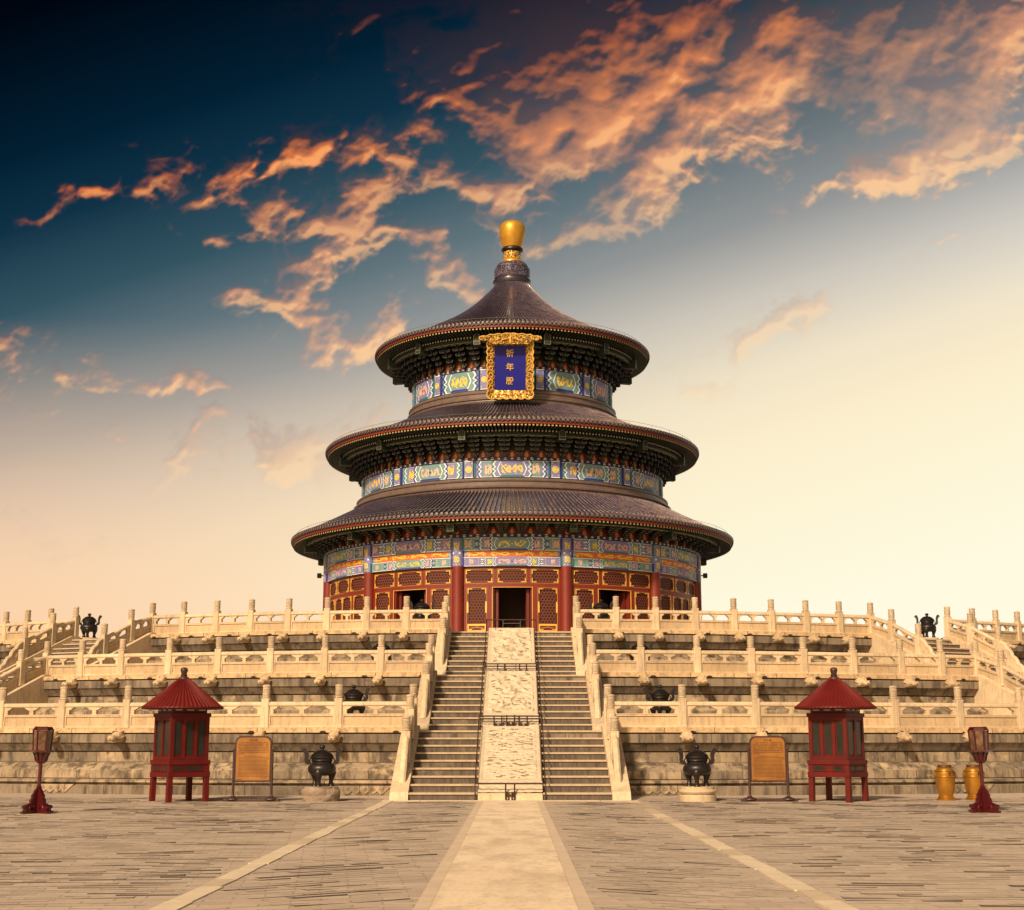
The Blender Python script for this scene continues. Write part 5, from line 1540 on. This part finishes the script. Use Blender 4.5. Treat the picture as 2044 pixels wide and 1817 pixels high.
for i, (x, y, z, rz, wh, kd) in enumerate(SPOT):
    lab = 'dark bronze three legged incense burner, ' + wh
    if i == 0: ce.location = (x, y, z + .40); ce['label'] = lab; c = ce
    else: c = dup(ce, None, (x, y, z + .40), rz, lab)
    src = ped_r if kd == 'r' else ped_m
    if i in (0, 1): q = src
    else: q = dup(src)
    q.location = (x, y, z); q['label'] = ('rough boulder-like stone pedestal' if kd == 'r' else 'round moulded marble pedestal') + ' under the burner ' + wh

# ---- red wooden pavilions on legs
def pavilion(loc, rz, mirror, label):
    root = thing('wooden_pavilion', label, 'pavilion', loc, rz, 'red wooden pavilions on the paving')
    h = .56                               # half side
    for sx2 in (-1, 1):
        for sy in (-1, 1):
            m = MB(); w_ = .07
            x, y = sx2 * (h - .03), sy * (h - .03)
            V = [(x + a * w_ + sx2 * .015, y + b * w_ + sy * .015, 0) for a, b in ((-1, -1), (1, -1), (1, 1), (-1, 1))] + [(x + a * w_, y + b * w_, 1.10) for a, b in ((-1, -1), (1, -1), (1, 1), (-1, 1))]
            m.add(V, [(0, 1, 5, 4), (1, 2, 6, 5), (2, 3, 7, 6), (3, 0, 4, 7), (3, 2, 1, 0), (4, 5, 6, 7)], 'kiosk_red'); m.build('leg', root, bevel=.008)
    m = MB(); e = h + .06
    for z0, z1 in ((.66, .80), (1.00, 1.12)):
        m.box(-e, e, -e, e, z0, z1, 'kiosk_red')
    for sx2 in (-1, 1):
        m.box(*sorted((sx2 * (e - .13), sx2 * (e - .03))), -e + .03, e - .03, .80, 1.0, 'kiosk_red'); m.box(-e + .03, e - .03, *sorted((sx2 * (e - .13), sx2 * (e - .03))), .80, 1.0, 'kiosk_red')
    m.build('base_frame', root, bevel=.01)
    # pierced oval slots in the base frame
    for k_ in range(4):
        rot = k_ * PI / 2
        f = lambda x, y, z, rot=rot: (x * C(rot) - y * S(rot), x * S(rot) + y * C(rot), z)
        m = MB(); yb = -e + .028
        for cx_, w_ in ((-.34, .15), (.12, .27)) if k_ % 2 == 0 else ((-.30, .22), (.28, .15)):
            pl = [(cx_ + w_ * C(q), .90 + .052 * S(q)) for q in [2 * PI * j / 14 for j in range(14)]]
            m.prism(pl, yb - .004, yb + .01, 'kiosk_glass', f)
            m.strip([(cx_ - w_ - .03, .83), (cx_ + w_ + .03, .83), (cx_ + w_ + .03, .97), (cx_ - w_ - .03, .97)], .018, yb - .012, 'kiosk_red', f, closed=True)
        m.build('pierced_panel', root)
        m = MB(); t0 = h - .025
        # wall side: stiles, rails, panes
        m.box(-t0, t0, -t0, -t0 + .04, 1.12, 2.30, 'kiosk_red', f)
        y0 = -t0 - .035
        n_p = 3 if (k_ % 2 == 0) == (mirror > 0) else 2
        for i in range(n_p + 1):
            x = -t0 + (2 * t0) * i / n_p
            wd = .075 if i in (0, n_p) else .045
            m.box(max(-t0 - .03, x - wd), min(t0 + .03, x + wd), y0, -t0 + .0, 1.12, 2.30, 'kiosk_red', f)
        m.box(-t0, t0, y0 + .004, -t0, 1.12, 1.22, 'kiosk_red', f); m.box(-t0, t0, y0 + .004, -t0, 2.20, 2.30, 'kiosk_red', f)
        for i in range(n_p):
            xa = -t0 + 2 * t0 * i / n_p + .07; xb = -t0 + 2 * t0 * (i + 1) / n_p - .07
            m.strip([(xa, 1.25), (xb, 1.25), (xb, 2.17), (xa, 2.17)], .015, -t0 - .012, 'kiosk_red', f, closed=True)
        sd_ = m.build('side_panel', root)
        m = MB()
        for i in range(n_p):
            xa = -t0 + 2 * t0 * i / n_p + .082; xb = -t0 + 2 * t0 * (i + 1) / n_p - .082
            m.box(xa, xb, -t0 - .006, -t0 + .005, 1.27, 2.15, 'kiosk_glass', f)
        m.build('window_pane', sd_)
    m = MB()
    m.box(-h - .04, h + .04, -h - .04, h + .04, 2.30, 2.40, 'kiosk_red')
    m.box(-h + .05, h - .05, -h + .05, h - .05, 2.40, 2.62, 'red_dark')
    m.build('top_frame', root, bevel=.008)
    m = MB()
    for k_ in range(4):
        rot = k_ * PI / 2
        f = lambda x, y, z, rot=rot: (x * C(rot) - y * S(rot), x * S(rot) + y * C(rot), z)
        for cx_ in (-.34, 0, .34): m.box(cx_ - .10, cx_ + .10, -h + .02, -h + .05, 2.47, 2.49, 'pale', f)
    m.build('vent_slot', root)
    # ribbed conical roof
    m = MB(); NR = 56; per = 6; V = []
    pf = [(.13, 3.36), (.30, 3.22), (.60, 2.95), (.90, 2.71), (1.105, 2.55)]
    for (r, z) in pf:
        am = .028 * min(1, r / .4)
        for i in range(NR * per):
            a = 2 * PI * i / (NR * per); s_ = max(0, S(PI * 2 * (i % per) / per)) if (i % per) < 3 else 0
            s_ = (0, .8, 1, .8, 0, 0)[i % per]
            V.append(((r + am * s_ * .4) * S(a), -(r + am * s_ * .4) * C(a), z + am * s_))
    n_ = NR * per
    Fc = [((j + 1) * n_ + i, (j + 1) * n_ + (i + 1) % n_, j * n_ + (i + 1) % n_, j * n_ + i) for j in range(len(pf) - 1) for i in range(n_)]
    m.add(V, Fc, 'kiosk_roof')
    ro = m.build('roof', root, smooth=40)
    m = MB(); m.lathe([(.55, 2.62), (1.095, 2.535), (1.11, 2.51), (1.125, 2.53), (1.115, 2.56)], 56, 'kiosk_red'); 
    for i in range(NR):
        a = 2 * PI * (i + .33) / NR; f = bend(1.125, a); m.disc(0, 2.555, .032, -.01, 'kiosk_roof', f, 8)
    m.build('eave', ro, smooth=30)
    m = MB(); m.lathe([(.16, 3.33), (.15, 3.38), (.10, 3.40), (.085, 3.43), (.10, 3.45), (.075, 3.47), (.085, 3.52), (.105, 3.58), (.10, 3.63), (.05, 3.665), (.001, 3.67)], 20, 'rail_wood'); m.build('finial', ro, smooth=50)
    return root
pavilion((-9.16, -55.95, 0), R_(-8 + 45), 1, 'dark red wooden pavilion on four legs, between the left lantern and a notice board')
pavilion((9.085, -55.95, 0), R_(8 + 45), -1, 'red wooden pavilion on four legs, beside the two brass barrels')

# ---- notice boards
def noticeboard(loc, rz, label):
    root = thing('notice_board', label, 'notice board', loc, rz, 'notice boards on the paving')
    m = MB(); m.box(-.77, .77, -.13, .13, 0, .075, 'rail_wood'); m.build('base', root, bevel=.01)
    for s_ in (-1, 1):
        m = MB(); m.lathe([(.21, .055), (.20, .08), (.10, .11), (.055, .14), (.04, .16), (.036, .2)], 20, 'rail_wood', c=(s_ * .53, 0, 0)); m.tube([(s_ * .53, 0, .15), (s_ * .53, 0, 1.38)], .036, 12, 'rail_wood')
        m.lathe([(.037, 1.37), (.044, 1.38), (.044, 1.40), (.02, 1.42), (.001, 1.42)], 12, 'rail_wood', c=(s_ * .53, 0, 0)); m.build('post', root, smooth=40)
    m = MB(); m.tube([(-.53, 0, .47), (.53, 0, .47)], .022, 8, 'rail_wood'); m.build('cross_bar', root)
    def outline(hw, z0, z1, r):
        p = [(-hw, z0), (hw, z0)]
        p += [(hw - r + r * C(q), z1 - r + r * S(q)) for q in [PI / 2 * j / 8 for j in range(9)]]
        p += [(-hw + r - r * S(q), z1 - r + r * C(q)) for q in [PI / 2 * j / 8 for j in range(9)]]
        return p
    m = MB(); m.prism(outline(.50, .54, 1.76, .17), -.03, .03, 'rail_wood'); m.tube([(x, 0, z) for x, z in outline(.495, .545, 1.755, .17)] + [(-.495, 0, .545)], .022, 8, 'rail_wood'); fr = m.build('frame', root, smooth=40)
    m = MB(); m.prism(outline(.465, .57, 1.73, .15), -.036, -.028, 'sign_gold'); pn = m.build('panel', fr)
    text_mesh('祈 年 殿', .062, 'sign_ink', 'heading', pn, (0, -.038, 1.655), .001)
    rn = random.Random(8); m = MB(); y = -.0385
    for r in range(8):                              # rows of small dense characters
        z = 1.585 - r * .044; x = -.40 + (.06 if r == 0 else 0); end = .41 if r < 7 else -.2
        while x < end:
            n_ = rn.random()
            if n_ > .10:
                for q in range(3): m.add([(x, y, z + q * .009), (x + .018, y, z + q * .009), (x + .018, y, z + .004 + q * .009), (x, y, z + .004 + q * .009)], [(0, 1, 2, 3)], 'sign_ink')
                m.add([(x + .007, y - .0004, z), (x + .011, y - .0004, z), (x + .011, y - .0004, z + .024), (x + .007, y - .0004, z + .024)], [(0, 1, 2, 3)], 'sign_ink')
            x += .025
    for r in range(17):
        z = 1.215 - r * .036; x = -.40 if r else -.25; end = .40 if r else .25
        if r == 16: x, end = .2, .36
        while x < end:
            L = rn.uniform(.012, .05); m.add([(x, y, z), (x + L, y, z), (x + L, y, z + .012), (x, y, z + .012)], [(0, 1, 2, 3)], 'sign_ink'); x += L + .010
    m.box(-.44, -.31, y, y + .003, .585, .60, 'rail_wood')
    m.build('text_lines', pn)
noticeboard((-7.13, -56.0, 0), R_(0), 'golden brown notice board between the left pavilion and the burner on the boulder')
noticeboard((7.15, -56.0, 0), R_(0), 'golden brown notice board just left of the pavilion by the barrels')

# ---- lantern stands
def lantern(loc, rz, tilt, label):
    root = thing('lantern_stand', label, 'lantern', loc, rz, 'red lantern stands')
    root.rotation_euler = (0, tilt, rz)
    m = MB()
    heart = [(0, 0.16), (.19, .17), (.225, .22), (.215, .30), (.17, .36), (.185, .40), (.13, .46), (.12, .50), (.06, .56), (.04, .62), (0, .64)]
    foot = [(.03, 0), (.43, 0), (.43, .05), (.37, .06), (.36, .10), (.40, .12), (.41, .16), (.36, .19), (.31, .17), (.27, .21), (.18, .24), (.03, .22)]
    for k_ in range(4):
        rot = R_(45) + k_ * PI / 2
        f = lambda x, y, z, rot=rot: (x * C(rot) - y * S(rot), x * S(rot) + y * C(rot), z)
        q = [(x, z) for x, z in foot]
        m.prism(q, -.05, .05, 'lamp_red', f)
        m.prism([(.0, .16)] + heart[1:], -.03, .03, 'lamp_red', f)
        for s_ in (-1, 1): m.lathe([(.03, -.012), (.075, -.012), (.08, 0), (.07, .012), (.04, .012)], 18, 'lamp_red', fn=lambda x, y, z, f=f, s_=s_: f(.20 + x, s_ * (.055 + z), .11 + y))
    m.build('carved_base', root, smooth=35, bevel=.008)
    m = MB(); m.tube([(0, 0, .05), (0, 0, 1.18)], .045, 12, 'lamp_red'); m.build('pole', root, smooth=40)
    m = MB(); m.lathe([(.04, 1.12), (.075, 1.14), (.11, 1.18), (.13, 1.25), (.155, 1.33), (.16, 1.38)], 8, 'lamp_red')
    for i in range(6):
        a = 2 * PI * i / 6; m.tube([(.05 * C(a), .05 * S(a), 1.13), (.13 * C(a), .13 * S(a), 1.20), (.15 * C(a), .15 * S(a), 1.30), (.19 * C(a), .19 * S(a), 1.385)], .018, 6, 'lamp_red')
    m.build('bracket', root, smooth=35)
    hd = thing('lantern', None, None); hd.parent = root; hd.location = (0, 0, 0)
    m = MB(); n6 = lambda r, z: [(r * C(2 * PI * i / 6), r * S(2 * PI * i / 6), z) for i in range(6)]
    def slab6(m, r0, z0, r1_, z1, mat):
        V = n6(r0, z0) + n6(r1_, z1); m.add(V, [(i, (i + 1) % 6, (i + 1) % 6 + 6, i + 6) for i in range(6)] + [(5, 4, 3, 2, 1, 0), (6, 7, 8, 9, 10, 11)], mat)
    slab6(m, .285, 1.385, .285, 1.43, 'orange_art' if False else 'lamp_red'); slab6(m, .235, 1.90, .215, 1.92, 'lamp_red'); slab6(m, .25, 1.88, .20, 1.955, 'lamp_red'); slab6(m, .20, 1.955, .205, 1.97, 'lamp_red')
    for i in range(6):
        a = 2 * PI * i / 6; m.tube([(.20 * C(a), .20 * S(a), 1.43), (.225 * C(a), .225 * S(a), 1.88)], .018, 6, 'lamp_red')
    m.build('frame', hd, bevel=.004)
    m = MB()
    for i in range(6):
        a, b = 2 * PI * i / 6 + .10, 2 * PI * (i + 1) / 6 - .10
        m.add([(.188 * C(a), .188 * S(a), 1.44), (.188 * C(b), .188 * S(b), 1.44), (.210 * C(b), .210 * S(b), 1.875), (.210 * C(a), .210 * S(a), 1.875)], [(0, 1, 2, 3)], 'lamp_glass')
    m.build('glass_pane', hd)
    return root
lantern((-10.91, -62.75, 0), R_(12), R_(1.2), 'dark red lantern on a carved stand, left of the left pavilion')
lantern((11.1, -62.3, 0), R_(-12), R_(-1.2), 'dark red lantern on a carved stand, in front of the brass barrels')

# ---- brass barrels
def barrel(loc, label):
    root = thing('brass_barrel', label, 'barrel', loc, 0, 'brass litter barrels')
    m = MB(); m.lathe([(.19, .13), (.20, .16), (.235, .26), (.262, .42), (.27, .60), (.272, .74), (.265, .80), (.24, .86), (.18, .915)], 40, 'barrel'); m.build('body', root, smooth=50)
    m = MB()
    for z in (.655, .815): m.lathe([(.27, z - .015), (.283, z - .012), (.287, z), (.283, z + .012), (.265, z + .015)], 40, 'barrel')
    m.build('hoop', root, smooth=50)
    m = MB(); m.lathe([(.27, 0), (.275, .02), (.262, .035), (.235, .045), (.245, .065), (.235, .08), (.205, .09), (.212, .115), (.19, .13), (.18, .14)], 40, 'barrel'); m.build('foot', root, smooth=40)
    m = MB(); m.lathe([(.15, .90), (.195, .91), (.20, .935), (.19, .955), (.17, .96), (.001, .962)], 32, 'barrel_dark'); m.lathe([(.18, .958), (.20, .965), (.18, .985), (.001, .99)], 32, 'barrel'); m.build('lid', root, smooth=40)
    m = MB(); m.box(-.095, .095, -.015, .01, .685, .775, 'barrel_dark', bend(.27, R_(28))); m.build('slot', root)
    for s_ in (-1, 1):
        m = MB(); m.tube([(s_ * (.29 + .02 * S(q)), .0 + .0, .70 + .075 * C(q)) for q in [2 * PI * j / 14 for j in range(15)]], .012, 6, 'barrel', caps=False)
        m.tube([(s_ * (.285), .05 * S(q), .70 + .065 * C(q)) for q in [2 * PI * j / 14 for j in range(15)]], .014, 6, 'barrel', caps=False); m.build('ring_handle', root, smooth=50)
    return root
barrel((12.26, -55.2, 0), 'round brass barrel with ring handles, left one of the pair')
barrel((13.15, -54.95, 0), 'round brass barrel with ring handles, partly behind the lantern stand')
